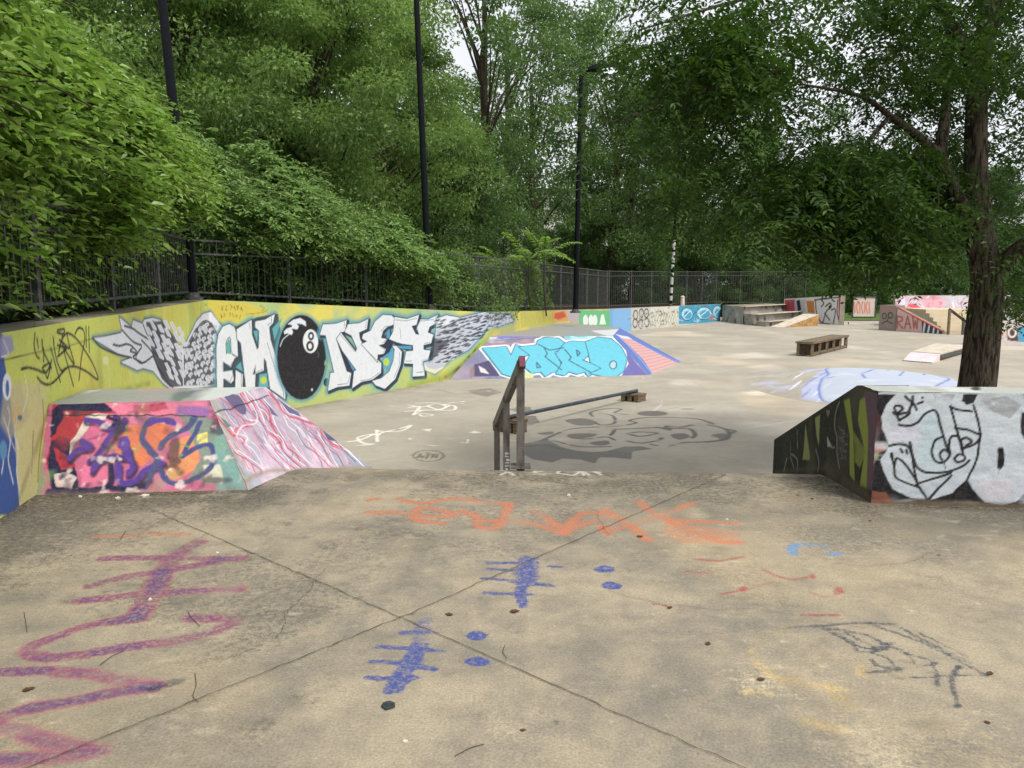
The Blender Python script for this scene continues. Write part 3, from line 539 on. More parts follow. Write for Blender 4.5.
p.ell(882, 575, 20, 30, BK); p.poly([(870, 420), (885, 440), (868, 460)], (150, 190, 140), a=0.8)
# N E Y
p.z = (310, 300, 7.68)
N1 = [(75, 268), (100, 188), (200, 182), (282, 155), (270, 238), (232, 252), (200, 300), (282, 548), (316, 562), (302, 656), (210, 668), (138, 698), (158, 560), (186, 556), (120, 270)]
N2 = [(205, 300), (236, 250), (352, 398), (362, 372), (318, 272), (268, 246), (292, 186), (380, 178), (447, 146), (436, 222), (376, 250), (384, 302), (432, 382), (548, 484), (545, 560), (482, 610), (392, 630), (324, 678), (338, 548), (356, 538), (250, 392)]
E3 = [(408, 262), (466, 236), (500, 165), (560, 114), (625, 118), (662, 150), (640, 190), (596, 205), (562, 235), (545, 292), (592, 300), (566, 338), (528, 346), (582, 378), (568, 412), (520, 420), (516, 478), (478, 432), (396, 338), (440, 318), (400, 296)]
E4 = [(632, 352), (664, 352), (706, 398), (694, 500), (655, 606), (575, 682), (505, 655), (478, 622), (550, 600), (612, 545), (642, 460), (650, 380)]
Y_ = [(608, 300), (640, 240), (650, 130), (745, 146), (838, 113), (818, 190), (780, 200), (812, 262), (838, 268), (820, 208), (850, 148), (905, 150), (982, 113), (962, 182), (918, 206), (904, 250), (948, 266), (930, 332), (872, 346), (872, 382), (926, 388), (904, 462), (872, 470), (880, 582), (788, 588), (792, 490), (722, 486), (740, 394), (792, 390), (790, 346), (715, 338), (660, 322)]
for q in (N1, N2, E3, E4, Y_): p.line(q + [q[0]], 58, (92, 156, 172), a=0.9, soft=0.6, sm=False)
for q in (N1, N2, E3, E4, Y_): p.line([(x + 10, y + 10) for x, y in q + [q[0]]], 30, (40, 52, 74), a=0.96, soft=0.2, sm=False)
p.poly([(190, 280), (260, 260), (372, 420), (340, 560), (290, 560)], (40, 52, 74)); p.poly([(380, 250), (560, 300), (620, 200), (640, 360), (600, 440), (480, 440)], (40, 52, 74)); p.poly([(655, 250), (800, 200), (860, 300), (780, 400), (650, 360)], (40, 52, 74))
for q in ([(285, 450), (345, 530), (330, 545)], [(590, 240), (612, 220), (618, 300), (585, 290)], [(640, 352), (780, 352), (780, 380), (690, 372)], [(556, 440), (610, 400), (640, 340), (640, 430), (610, 540), (560, 530)]): p.poly(q, (84, 158, 196), a=0.9)
p.ell(586, 476, 24, 30, (186, 206, 80), soft=8)
for q in (N1, N2, E3, E4, Y_): p.line(q + [q[0]], 11, BK, a=0.92, sm=False); p.poly(q, WHT)
p.lines([[(212, 650), (290, 642), (306, 580)], [(388, 622), (470, 604), (535, 556)], [(265, 165), (262, 225)], [(436, 160), (424, 214)], [(230, 262), (345, 398)], [(440, 392), (535, 482)], [(545, 240), (575, 205), (600, 200)], [(530, 348), (575, 380), (562, 404)], [(690, 400), (686, 500), (645, 600)], [(655, 152), (740, 160), (820, 140)], [(820, 214), (845, 162), (950, 150)], [(818, 556), (868, 552)], [(738, 470), (780, 468)], [(880, 334), (922, 326)], [(690, 215), (700, 300)], [(558, 328), (586, 304)]], 4.5, (62, 66, 80), a=0.85, sm=False)
# right wing
WR = [(215, 150), (290, 122), (400, 142), (500, 118), (600, 95), (640, 110), (800, 118), (832, 168), (700, 212), (630, 200), (560, 300), (470, 400), (330, 470), (260, 540), (200, 592), (120, 545), (108, 502), (180, 480), (200, 300)]
def wing_r(p):
    p.z = (410, 300, 8)
    p.line(WR + [WR[0]], 36, (92, 150, 166), a=0.8, soft=0.8, sm=False); p.line(WR + [WR[0]], 12, NAVY, a=0.95, sm=False); p.poly(WR, (190, 194, 208)); p.poly([(215, 150), (290, 122), (400, 142), (330, 160), (340, 200), (230, 200)], (222, 226, 232)); 
    r = np.random.default_rng(8)
    for row in range(13):
        for kx in range(12):
            x = 205 + kx * 48 + (row % 2) * 22 + r.normal(0, 9); y = 180 + row * 27 - kx * 7 + r.normal(0, 7)
            if y > 545 - (x - 200) * 0.78 + 20 or y < 120: continue
            e_ = r.uniform(.7, 1.35); p.poly([(x, y), (x + 40 * e_, y - 20 * e_), (x + 62 * e_, y - 18 * e_), (x + 30, y + 9)], (44, 46, 56), a=r.uniform(.7, .95)); p.line([(x + 6, y + 9), (x + 34, y + 2)], 6, (222, 226, 232), a=0.9)
    for kx in range(8):
        x = 600 + kx * 28; p.line([(x, 125 + kx * 2), (x + 30, 150), (x + 20, 190)], 8, (70, 76, 90), a=0.8)
    p.poly([(180, 480), (320, 330), (180, 300), (150, 500)], (34, 36, 44), a=0.8, soft=20)
    p.poly([(112, 505), (150, 548), (210, 555), (270, 532), (330, 470), (260, 548), (200, 592), (120, 560)], (222, 222, 200), sm=False); p.lines([[(330, 470), (470, 400), (560, 300), (630, 200)]], 10, (90, 140, 170), a=0.9)
wing_r(p)
p.lines([[(0, 690), (150, 650), (300, 600), (420, 520), (560, 370), (640, 290)]], 60, (150, 166, 70), a=0.75, soft=0.8, patchy=0.3); p.lines([[(240, 640), (330, 590), (430, 500), (560, 350)]], 26, (70, 78, 34), a=0.9, soft=0.8, patchy=0.9)
p.z = (0, 0, 1)
# --- far stretches
P, p = PA[2]; p.base((176, 176, 120)); p.blotch((214, 200, 90), 0.8, 0.5, 0.9, 9, sl=6); wing_r(p)
p.z = (490, 240, 6.4)
p.poly([(190, 455), (400, 450), (400, 530), (200, 560)], (190, 184, 92), patchy=0.05)
for i in range(26): x = 215 + i * 9; p.line([(x, 468 + (i * 37) % 30), (x + 5, 500 + (i * 53) % 36)], 4, (120, 116, 50), a=0.7)
p.poly([(395, 458), (490, 452), (500, 520), (400, 522)], (206, 150, 84), soft=8); p.poly([(415, 470), (470, 456), (490, 490), (440, 510), (410, 500)], (190, 84, 60), soft=6); p.poly([(490, 450), (575, 450), (575, 530), (500, 520)], (178, 168, 176), soft=6)
p.poly([(570, 448), (775, 452), (770, 570), (570, 560)], (104, 184, 128))
for x in (600, 635, 660): p.poly([(x, 540), (x - 4, 500), (x + 12, 478), (x + 26, 500), (x + 24, 540)], (224, 232, 226), sm=True)
p.poly([(700, 540), (712, 480), (728, 475), (742, 540)], (224, 232, 226)); p.poly([(765, 440), (905, 425), (910, 585), (770, 580)], (120, 168, 214))
for i in range(8): p.line([(785 + i * 15, 445), (785 + i * 15, 575)], 4, (160, 196, 228), a=0.7)
P, p = PA[3]; p.base((196, 194, 178)); p.z = (560, 290, 6.02)
p.poly([(300, 100), (428, 100), (432, 260), (300, 260)], (128, 174, 216)); p.poly([(428, 105), (545, 100), (545, 240), (430, 245)], (190, 188, 180))
for x, y in ((455, 150), (452, 200), (490, 140), (486, 205), (520, 140), (522, 195)): p.ring(x, y, 13, 26, 8, (38, 38, 42), a=0.95)
p.poly([(545, 104), (715, 98), (715, 212), (545, 225)], (204, 204, 190))
r_ = np.random.default_rng(3)
for x in range(556, 706, 16): p.line([(x, 115 + r_.integers(0, 20)), (x + 9, 150), (x - 2, 180), (x + 7, 205)], 4.5, (110, 106, 96), a=0.85)
p.poly([(715, 92), (990, 82), (990, 195), (715, 205)], (66, 150, 184))
for cx, cy, rx in ((765, 145, 34), (868, 140, 44), (948, 132, 28)): p.ell(cx, cy, rx, 36, (176, 214, 226)); p.ell(cx + 4, cy + 6, rx * 0.7, 25, (70, 158, 196)); p.ring(cx, cy, rx, 38, 5, (40, 74, 96)); p.line([(cx - rx * .6, cy + 20), (cx + rx * .5, cy - 18)], 6, (214, 232, 238))
for i in range(70):
    x = r_.uniform(430, 712); y = r_.uniform(105, 235); q_ = np.cumsum(np.vstack([[x, y], r_.normal(0, 8, (4, 2))]), 0); p.line(q_, r_.uniform(2.5, 5), [(60, 60, 64), (214, 214, 208), (120, 118, 112)][i % 3], a=.8)
for i in range(30):
    x = r_.uniform(718, 985); y = r_.uniform(90, 195); q_ = np.cumsum(np.vstack([[x, y], r_.normal(0, 10, (3, 2))]), 0); p.line(q_, r_.uniform(3, 7), [(190, 222, 232), (44, 110, 150), (96, 180, 206)][i % 3], a=.7)
p.poly([(905, 150), (920, 150), (918, 180), (900, 180)], (190, 120, 130)); p.poly([(968, 90), (1004, 88), (1004, 195), (975, 195)], (132, 148, 92), soft=6)
p.z = (0, 0, 1)
for P, p in PA: wall.grid(P, 0, p.out(), flip=False)
a, b = WPTS[0], WBACK[0]; wall.add([(a[0], a[1], -.82), (a[0], a[1], WTOP[0]), (b[0], b[1], WTOP[0]), (b[0], b[1], -.82)], [[0, 1, 2, 3]])
a, b = WPTS[-1], WBACK[-1]; wall.add([(a[0], a[1], -.82), (b[0], b[1], -.82), (b[0], b[1], WTOP[-1]), (a[0], a[1], WTOP[-1])], [[0, 1, 2, 3]])
tag(wall.build('graffiti_wall', [M_WALL], origin=(WPTS[1][0], WPTS[1][1], LOW)), 'long low wall painted with white winged letters and a black eight ball on yellow green', 'wall')

# planting ground behind the wall (a raised terrain strip)
o1 = offset_line(WPTS, 0.41); o2 = [np.array(q) for q in [(-45, -4), (-45, 22), (-32, 52), (-16, 75), (2, 96)]]
o1[0] = o1[0] + (o1[0] - o1[1]) * 0.6
K = 24; P = np.empty((5, K, 3))
for i in range(5):
    for j in range(K):
        t = (j / (K - 1)) ** 1.5; q = o1[i] * (1 - t) + o2[i] * t; P[i, j] = (q[0], q[1], WTOP[i] - 0.06 + 0.25 * t * math.sin(j * 1.7 + i))
g = MB(); g.grid(P, 0); struct(g.build('planting_bed_soil', M_SOIL))
# ================================================================== OBSTACLES ON THE DECK AND THE BANK
def quad(a, b, c, d, res, chip=0.006):
    """bilinear grid a-b (u) and a-d (v), with its paint"""
    a, b, c, d = (np.asarray(q, float) for q in (a, b, c, d))
    nu = max(2, int(max(np.linalg.norm(b - a), np.linalg.norm(c - d)) / res)); nv = max(2, int(max(np.linalg.norm(d - a), np.linalg.norm(c - b)) / res))
    u = np.linspace(0, 1, nu)[:, None, None]; v = np.linspace(0, 1, nv)[None, :, None]
    P = a * (1 - u) * (1 - v) + b * u * (1 - v) + c * u * v + d * (1 - u) * v
    eu = (b - a) / np.linalg.norm(b - a); n = np.cross(eu, (d + c) / 2 - (a + b) / 2); n /= np.linalg.norm(n); ev = np.cross(n, eu)
    o = (a + b + c + d) / 4; pt = Paint(P, o, eu, ev, res)
    if chip:      # knocked and uneven edges: one wandering field, so that neighbouring faces still meet
        q = P.reshape(-1, 3); f = np.stack([vnoise(q[:, 0] * .7 + q[:, 1] + 40 + k * 7, q[:, 2] + q[:, 1] * .6 + 40, 11, 50 + k, 3) - .5 for k in range(3)], 1); P = (q + f * chip * 2).reshape(P.shape)
    return P, pt

# ---- left bank box (a hipped block against the wall)
A_ = (-3.55, 5.50, -0.02); B_ = (-1.98, 5.645, -0.02); C_ = (-3.57, 5.86, 0.62); D_ = (-2.42, 6.08, 0.62); P2 = (-2.22, 6.86, 0.62); P3 = (-3.74, 6.70, 0.62); Q2 = (-0.87, 7.71, -0.78); BX = (-1.449, 5.11, -0.78)
box = MB()
P, p = quad(A_, B_, D_, C_, 0.0085); p.warp(.02, 6); p.warp(.006, 26)
p.base((196, 104, 136)); p.z = (20, 390, 5.69)
NV = (36, 36, 70); PU = (88, 62, 146); RD = (176, 58, 66); ORG = (220, 124, 86); PKK = (212, 110, 148); SLT = (74, 82, 124)
p.poly([(60, 60), (150, 100), (130, 620), (0, 640)], (150, 140, 122), patchy=0.05); p.blotch((206, 140, 160), 4, 0.58, 0.5, 1)
p.poly([(200, 60), (540, 60), (560, 130), (420, 150), (330, 260), (300, 420), (330, 560), (200, 570), (150, 420), (190, 250)], RD); p.poly([(250, 80), (520, 85), (560, 110), (500, 130), (260, 130), (220, 240), (180, 280), (200, 130)], NV)
p.poly([(480, 75), (1030, 66), (1030, 140), (560, 140)], (222, 124, 150)); p.poly([(640, 80), (820, 70), (840, 110), (700, 130), (640, 110)], (168, 58, 76), a=0.8, soft=12, patchy=0.2); p.poly([(900, 80), (1060, 80), (1060, 150), (880, 140)], (120, 96, 160), a=0.8, soft=20)
p.poly([(180, 300), (250, 270), (310, 300), (300, 420), (340, 520), (330, 600), (180, 590), (160, 440)], NV, patchy=0.22, psc=6); p.poly([(200, 330), (290, 380), (320, 440), (230, 460)], RD, patchy=0.3, psc=7)
p.poly([(380, 160), (420, 140), (500, 140), (480, 190), (400, 210), (330, 300), (290, 380), (300, 300)], (222, 208, 196)); p.poly([(190, 480), (260, 470), (330, 500), (300, 560), (210, 550)], (216, 196, 190), patchy=0.25, psc=9)
p.poly([(400, 180), (520, 170), (540, 260), (470, 390), (400, 430), (360, 330)], PKK); p.poly([(370, 430), (490, 420), (500, 530), (360, 550)], (222, 118, 152), sm=True)
p.poly([(540, 300), (620, 200), (700, 210), (760, 380), (700, 440), (560, 370)], ORG); p.poly([(720, 230), (800, 180), (860, 220), (830, 330), (760, 330)], ORG, sm=True); p.poly([(830, 420), (880, 280), (990, 260), (1010, 420), (900, 500), (820, 480)], (226, 142, 96), sm=True)
p.poly([(900, 130), (1080, 150), (1120, 330), (1180, 560), (960, 500), (1030, 380), (960, 240)], (128, 140, 128), soft=10); p.poly([(1000, 250), (1060, 230), (1070, 300), (1010, 310)], (226, 214, 124), patchy=0.25, psc=12)
p.poly([(1100, 200), (1200, 200), (1300, 600), (1120, 600)], (122, 158, 152), soft=14); p.poly([(1040, 430), (1130, 420), (1160, 540), (1060, 540)], (214, 214, 190), soft=10, patchy=0.15)
p.blotch((120, 170, 110), 5, 0.66, 0.5, 77)
k = dict(soft=0.3, a=.9, patchy=.25)
for q in ([(380, 188), (440, 188), (500, 224), (560, 228), (590, 178)], [(540, 158), (528, 268), (448, 390), (404, 418)], [(290, 400), (344, 350), (404, 338), (364, 300)], [(420, 470), (464, 420), (544, 392), (614, 390), (606, 310)], [(604, 310), (648, 440), (624, 480)], [(560, 440), (574, 532), (664, 522), (724, 470), (806, 428)]): p.line([(x + 6, y + 6) for x, y in q], 46, NV, **k)
k = dict(soft=0.25)
p.lines([[(380, 180), (440, 180), (500, 215), (560, 220), (590, 170)], [(540, 150), (520, 260), (440, 380), (400, 410)], [(290, 390), (340, 340), (400, 330), (360, 290)]], 30, PU, **k)
p.lines([[(420, 460), (460, 410), (540, 380), (610, 380), (600, 300)], [(600, 300), (640, 430), (620, 470)], [(560, 430), (570, 520), (660, 510), (720, 460), (800, 420)]], 36, PU, **k); p.ell(600, 300, 36, 38, (98, 72, 156))
p.lines([[(860, 170), (760, 165), (710, 210), (700, 270), (740, 340), (780, 400), (760, 460), (710, 550)], [(980, 150), (940, 200), (870, 240), (820, 290), (800, 330)]], 34, SLT, **k); p.lines([[(870, 180), (790, 170), (740, 200)]], 28, PU, **k)
p.lines([[(920, 370), (1000, 330), (1080, 310), (1100, 400), (1040, 480), (920, 530), (840, 510), (800, 460)], [(1010, 170), (980, 250), (920, 370)]], 30, (72, 78, 128), **k)
p.lines([[(330, 560), (400, 570), (480, 560), (520, 520), (520, 440)], [(520, 560), (600, 560), (700, 540)], [(160, 580), (260, 600), (380, 590)]], 34, NV, **k)
p.lines([[(500, 160), (560, 190), (520, 210)], [(400, 280), (440, 270), (480, 260)], [(410, 410), (470, 320)]], 22, (40, 36, 60), soft=0.3, patchy=0.6)
p.lines([[(660, 370), (690, 300)], [(880, 330), (900, 300), (960, 320)], [(860, 400), (920, 360)], [(600, 210), (610, 250)]], 9, (106, 170, 96), a=0.8, soft=0.4)
p.blotch((60, 54, 70), 7, 0.62, 0.8, 71, sl=7); p.blotch((226, 214, 204), 11, 0.70, 0.8, 72, sl=9); p.blotch((120, 92, 92), 4, 0.62, 0.35, 73)
p.line([(80, 158), (180, 158), (560, 145), (1040, 138)], 6, (34, 28, 34), sm=False); p.line([(500, 148), (760, 142)], 5, (34, 28, 34), sm=False)
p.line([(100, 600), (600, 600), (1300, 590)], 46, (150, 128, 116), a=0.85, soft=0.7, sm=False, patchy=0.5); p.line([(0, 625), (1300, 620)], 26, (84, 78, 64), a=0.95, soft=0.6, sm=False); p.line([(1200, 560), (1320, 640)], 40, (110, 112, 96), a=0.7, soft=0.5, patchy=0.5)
box.grid(P, 0, p.out())
P, p = quad(D_, BX, Q2, P2, 0.0105); p.warp(.02, 5)
p.base((172, 164, 178)); p.blotch((128, 128, 150), 3.2, 0.56, 0.8, 1); p.blotch((226, 196, 210), 4.2, 0.56, 0.8, 2); p.z = (180, 380, 5.12)
p.poly([(100, 80), (200, 110), (260, 230), (330, 430), (420, 640), (300, 640), (200, 420), (160, 260)], (150, 160, 150), a=0.85, soft=16, patchy=0.15)
REDS = [[(170, 170), (240, 250), (275, 290), (300, 250), (370, 235), (380, 190), (340, 120), (300, 60)], [(315, 60), (360, 110), (400, 180), (440, 260), (500, 300), (530, 370), (620, 450)], [(400, 100), (450, 160), (470, 230), (520, 310)], [(460, 75), (500, 130), (540, 180), (620, 210), (700, 240), (740, 300), (860, 370)], [(530, 150), (600, 140), (680, 200), (760, 290)],
        [(280, 370), (330, 400), (400, 450), (410, 480)], [(420, 340), (470, 400), (540, 460)], [(560, 340), (640, 430), (690, 480)], [(690, 290), (740, 360), (800, 460)], [(300, 290), (330, 310), (320, 330)], [(770, 330), (850, 380), (870, 430)], [(200, 90), (290, 160), (330, 210), (375, 220)], [(640, 300), (720, 400), (780, 450)], [(470, 330), (520, 400), (610, 470)]]
fr = np.random.default_rng(12)
for i in range(170):
    x = fr.uniform(120, 780); y = fr.uniform(60, 330); n = fr.uniform(60, 190); p.line([(x, y), (x + n * .25, y + n * .42), (x + n * .62, y + n * .72), (x + n * .85, y + n * 1.15)], fr.uniform(4, 10), [(226, 222, 230), (206, 120, 144), (140, 146, 168), (214, 170, 190), (176, 70, 92), (92, 92, 124)][i % 6], a=fr.uniform(.5, .9), soft=.4)
for i, q in enumerate(REDS): p.line(q, 15 if i < 4 else 9, (186, 62, 84), a=0.85, soft=0.5, patchy=0.35)
for q in REDS: p.line([(x + 16, y - 8) for x, y in q], 7, (232, 222, 228), a=0.9, soft=0.4)
for q in REDS: p.line([(x - 22, y + 16) for x, y in q], 5, (212, 120, 150), a=0.7, soft=0.5)
p.poly([(222, 85), (300, 80), (340, 150), (330, 180), (280, 150)], (96, 88, 120), sm=True); p.poly([(490, 90), (600, 170), (615, 195), (560, 175)], (92, 98, 130)); p.poly([(430, 110), (500, 190), (470, 180)], (96, 96, 128)); p.poly([(700, 230), (790, 280), (830, 320), (760, 310)], (84, 88, 118)); p.poly([(200, 180), (265, 240), (240, 250)], (96, 120, 116))
for q in ([(560, 480), (420, 330)], [(500, 480), (400, 380)], [(620, 470), (500, 350)], [(300, 420), (400, 540)]): p.line(q, 8, (150, 170, 210), a=0.7, soft=0.6)
p.lines([[(530, 370), (560, 400), (580, 370), (550, 350)], [(490, 330), (520, 310)]], 4, (70, 60, 80), a=0.8)
p.poly([(820, 350), (980, 420), (1000, 480), (900, 470)], (150, 156, 170), a=0.9, patchy=0.2, psc=9); p.lines([[(790, 290), (860, 360), (940, 440)], [(830, 300), (920, 400)]], 12, (232, 232, 236), soft=0.4); p.lines([[(800, 320), (900, 420)]], 10, (84, 92, 110))
p.line([(0, 178), (160, 176), (270, 140), (400, 96), (450, 82)], 7, (40, 30, 36), sm=False)
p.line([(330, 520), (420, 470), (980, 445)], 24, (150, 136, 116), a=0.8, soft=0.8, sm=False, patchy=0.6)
box.grid(P, 0, p.out())
P, p = quad(C_, D_, P2, P3, 0.02); p.base((150, 154, 146)); p.blotch((206, 210, 206), 3, 0.55, 0.8, 3, ar=0.25, sl=8); p.blotch((196, 140, 150), 2.4, 0.56, 0.6, 9, ar=.5, sl=6); p.blotch((90, 96, 130), 3.4, 0.62, 0.6, 10, ar=.4, sl=6); p.blotch((96, 112, 104), 4, 0.58, 0.8, 4, ar=0.3, sl=8); p.line([C_[:2], D_[:2]], 1, (226, 190, 190), a=0)
p.z = (0, 0, 1); p.line([(55, 405), (212, 401)], 2.2, (220, 190, 190), a=0.8, sm=False); p.line([(210, 401), (265, 386)], 2, (200, 190, 200), a=0.8, sm=False); box.grid(P, 0, p.out())
box.add([P2, Q2, (-4.0, 7.6, -.78), P3], [[0, 3, 2, 1]])
tag(box.build('skate_bank_box', [M_RAMP], origin=(-2.7, 6.2, 0)), 'low sloped concrete box with pink orange and purple front and red marbled side', 'ramp')

# ---- right block with its ledge running down the bank
blk = MB(); TB = 0.80
F0 = np.array([2.545, 5.295]); F1 = np.array([6.6, 4.80]); dF = (F1 - F0) / np.linalg.norm(F1 - F0); nF = np.array([-dF[1], dF[0]])
P, p = quad((*F0, -0.05), (*F1, -0.05), (*F1, TB), (*F0, TB), 0.0085)
p.warp(.008, 9); p.base((30, 30, 36)); p.z = (864, 380, 5.486); LB = (190, 198, 205)
p.poly([(0, 60), (75, 70), (90, 110), (110, 220), (60, 330), (70, 620), (40, 720), (-20, 720)], (70, 40, 44), patchy=0.25, psc=5); p.poly([(55, 350), (105, 340), (120, 380), (60, 410)], (190, 110, 80), a=0.8, patchy=0.2, psc=8); p.poly([(40, 410), (80, 400), (70, 450)], (140, 150, 80), a=0.8)
p.poly([(175, 78), (545, 76), (535, 120), (600, 130), (635, 280), (632, 400), (600, 520), (480, 620), (360, 655), (250, 645), (160, 600), (105, 500), (85, 440), (140, 360), (100, 270), (95, 200), (120, 130)], LB)
p.poly([(630, 78), (860, 76), (900, 100), (960, 90), (1100, 150), (1120, 560), (1040, 640), (900, 600), (880, 620), (830, 670), (750, 688), (660, 670), (600, 600), (565, 540), (635, 350), (600, 130)], LB)
p.blotch((206, 211, 217), 5, 0.55, 0.7, 3, ar=4); p.blotch((150, 150, 150), 6, .66, .5, 8, ar=.4); p.poly([(300, 180), (420, 180), (420, 480), (290, 470)], (176, 200, 206), a=0.5, soft=40); p.poly([(120, 270), (300, 250), (320, 330), (140, 340)], (212, 206, 222), a=0.5, soft=30); p.poly([(620, 560), (830, 540), (800, 660), (660, 650)], (206, 196, 204), a=0.6, soft=30)
p.poly([(545, 76), (632, 76), (600, 128), (560, 140), (540, 110)], (26, 26, 32)); p.poly([(858, 180), (884, 180), (884, 330), (862, 290)], (30, 26, 36)); p.poly([(40, 76), (180, 76), (120, 130), (95, 200), (75, 180)], (26, 24, 30))
p.poly([(60, 440), (88, 440), (105, 500), (160, 600), (250, 645), (40, 600)], (24, 24, 30)); p.poly([(480, 620), (565, 545), (600, 610), (660, 670), (380, 660)], (24, 24, 30))
p.poly([(640, 110), (780, 90), (860, 140), (800, 210), (700, 170)], (120, 112, 112), a=0.5, patchy=0.35, psc=14); p.poly([(380, 80), (500, 80), (480, 130), (390, 120)], (120, 116, 120), a=0.5, patchy=0.35, psc=14)
k = dict(a=0.98, soft=0.2); KK = (22, 22, 28)
p.lines([[(160, 178), (180, 190), (245, 180), (232, 200), (200, 222)], [(172, 140), (200, 142), (212, 160), (185, 182)], [(166, 150), (195, 222)], [(225, 88), (262, 125), (285, 165)], [(268, 85), (262, 120), (244, 172)], [(290, 132), (318, 122)]], 15, KK, sm=True, **k); p.ell(318, 98, 7, 7, KK)
p.lines([[(195, 245), (240, 254), (290, 236), (330, 195), (370, 170), (400, 178), (420, 250), (450, 350), (475, 400)], [(432, 308), (390, 330), (370, 390), (385, 440), (430, 452), (462, 430), (468, 400), (440, 380), (415, 410), (430, 440)], [(470, 390), (468, 340), (485, 308), (515, 310), (530, 340), (545, 380)],
         [(475, 145), (490, 200), (505, 260), (545, 400)], [(475, 150), (520, 165), (590, 174)], [(500, 265), (560, 275), (625, 300)], [(530, 330), (560, 320), (590, 340), (560, 360)], [(550, 372), (600, 356), (632, 322), (635, 300)], [(600, 140), (620, 220), (632, 300), (625, 400), (600, 480), (570, 545)],
         [(495, 430), (520, 405), (550, 415), (545, 440), (510, 448), (495, 430)], [(140, 362), (200, 352), (250, 372), (270, 430), (285, 475), (330, 502), (400, 506), (480, 495), (540, 475), (576, 442)], [(250, 345), (262, 400), (270, 480), (295, 590)], [(150, 405), (165, 470), (180, 540), (300, 590)],
         [(165, 470), (185, 430), (230, 470), (290, 560)], [(285, 575), (380, 540), (480, 505)], [(300, 590), (335, 640), (350, 655), (400, 600), (480, 520)], [(205, 380), (215, 395)], [(235, 385), (240, 400)]], 14, KK, **k)
p.poly([(735, 380), (755, 368), (768, 380), (765, 460), (745, 495), (728, 480)], KK, sm=True); p.line([(735, 490), (738, 520)], 6, (160, 164, 170)); p.line([(152, 405), (158, 430)], 20, KK); p.line([(440, 450), (450, 485)], 5, KK)
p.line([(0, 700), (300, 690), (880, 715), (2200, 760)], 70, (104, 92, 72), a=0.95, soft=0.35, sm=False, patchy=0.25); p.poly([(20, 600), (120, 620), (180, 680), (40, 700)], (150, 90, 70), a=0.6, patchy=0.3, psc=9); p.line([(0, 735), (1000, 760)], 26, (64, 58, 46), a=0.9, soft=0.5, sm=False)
p.line([(80, 76), (2200, 70)], 9, (196, 206, 204), a=0.9, sm=False)
blk.grid(P, 0, p.out())
# side down the bank
ysd = np.linspace(5.295, 7.33, 240); top = np.where(ysd < 5.62, TB, TB - (ysd - 5.62) * (0.76 / 1.71)); t = np.linspace(0, 1, 120)
P = np.empty((240, 120, 3)); P[..., 0] = 2.545; P[..., 1] = ysd[:, None]; P[..., 2] = -0.8 + t[None, :] * (top[:, None] + 0.8)
p = Paint(P, (2.545, 6, 0), (0, 1, 0), (0, 0, 1), 0.011); p.base((46, 47, 43)); p.blotch((84, 84, 72), 3.5, 0.55, 0.6, 3, ar=0.4); p.blotch((110, 112, 84), 5, .62, .5, 4, ar=.3)
for i in range(60):
    c_ = np.array([rng.uniform(5.5, 7.3), rng.uniform(-.3, .7)]); p.line(np.cumsum(np.vstack([c_, rng.normal(0, .035, (4, 2))]), 0), rng.uniform(.008, .016), [(128, 128, 118), (92, 98, 66), (28, 28, 30)][i % 3], a=.7, m=True, local=True); p.z = (765, 380, 5.908); GN = (138, 148, 70)
p.poly([(590, 60), (670, 85), (640, 660), (600, 640), (585, 300)], (98, 78, 92), patchy=0.15, psc=4); p.poly([(560, 120), (590, 100), (610, 300), (600, 640), (560, 620), (590, 420), (550, 240)], GN, patchy=0.08); p.poly([(465, 120), (500, 110), (520, 300), (530, 600), (500, 560), (500, 320)], GN); p.poly([(520, 300), (600, 420), (560, 520), (530, 480)], GN, a=0.7, patchy=0.25)
p.poly([(295, 225), (325, 205), (318, 390), (305, 330)], (146, 152, 104)); p.poly([(240, 260), (250, 340), (266, 450), (262, 474), (222, 470), (230, 400)], (140, 148, 92)); p.lines([[(440, 130), (418, 190), (412, 280), (425, 340), (425, 430), (440, 520)], [(370, 340), (385, 390), (410, 400)], [(300, 410), (318, 480), (312, 540)], [(190, 300), (192, 400)], [(150, 370), (150, 430)], [(110, 540), (130, 460)], [(170, 520), (150, 440), (190, 470), (190, 540)]], 9, (156, 158, 150), a=0.8, soft=0.4, patchy=0.3)
p.poly([(366, 335), (395, 392), (370, 395)], (170, 172, 164)); p.poly([(360, 180), (385, 180), (372, 220)], (140, 142, 136), a=0.7)
for i in range(9): p.line([(430 + (i * 17) % 50, 270 + i * 22), (445 + (i * 23) % 50, 290 + i * 22), (470 - (i * 11) % 30, 300 + i * 20)], 3.5, (140, 142, 142), a=0.7)
p.poly([(330, 520), (380, 470), (480, 570), (600, 640), (650, 760), (560, 720)], (88, 80, 64), a=.85, soft=40, patchy=0.25); p.line([(60, 350), (60, 560)], 8, (20, 20, 20)); p.line([(320, 520), (60, 545)], 24, (96, 88, 70), a=0.5, soft=0.8, sm=False)
blk.grid(P, 0, p.out(), flip=True)
P, p = quad((*F0, TB), (*F1, TB), (*(F1 + nF * 0.33), TB), (*(F0 + nF * 0.33), TB), 0.02)
p.base((178, 182, 176)); p.blotch((214, 218, 214), 4, 0.55, 0.8, 3, ar=0.3); p.blotch((140, 116, 96), 3, 0.66, 0.7, 5, ar=0.4); p.z = (0, 0, 1); p.ell(976, 388.5, 5, 2, (70, 70, 72)); blk.grid(P, 0, p.out())
b0, b1 = F0 + nF * 0.33, F1 + nF * 0.33
blk.add([(*b0, TB), (*b1, TB), (*b1, -.8), (*b0, -.8)], [[0, 1, 2, 3]]); blk.add([(*F1, -.8), (*F1, TB), (*b1, TB), (*b1, -.8)], [[0, 1, 2, 3]])
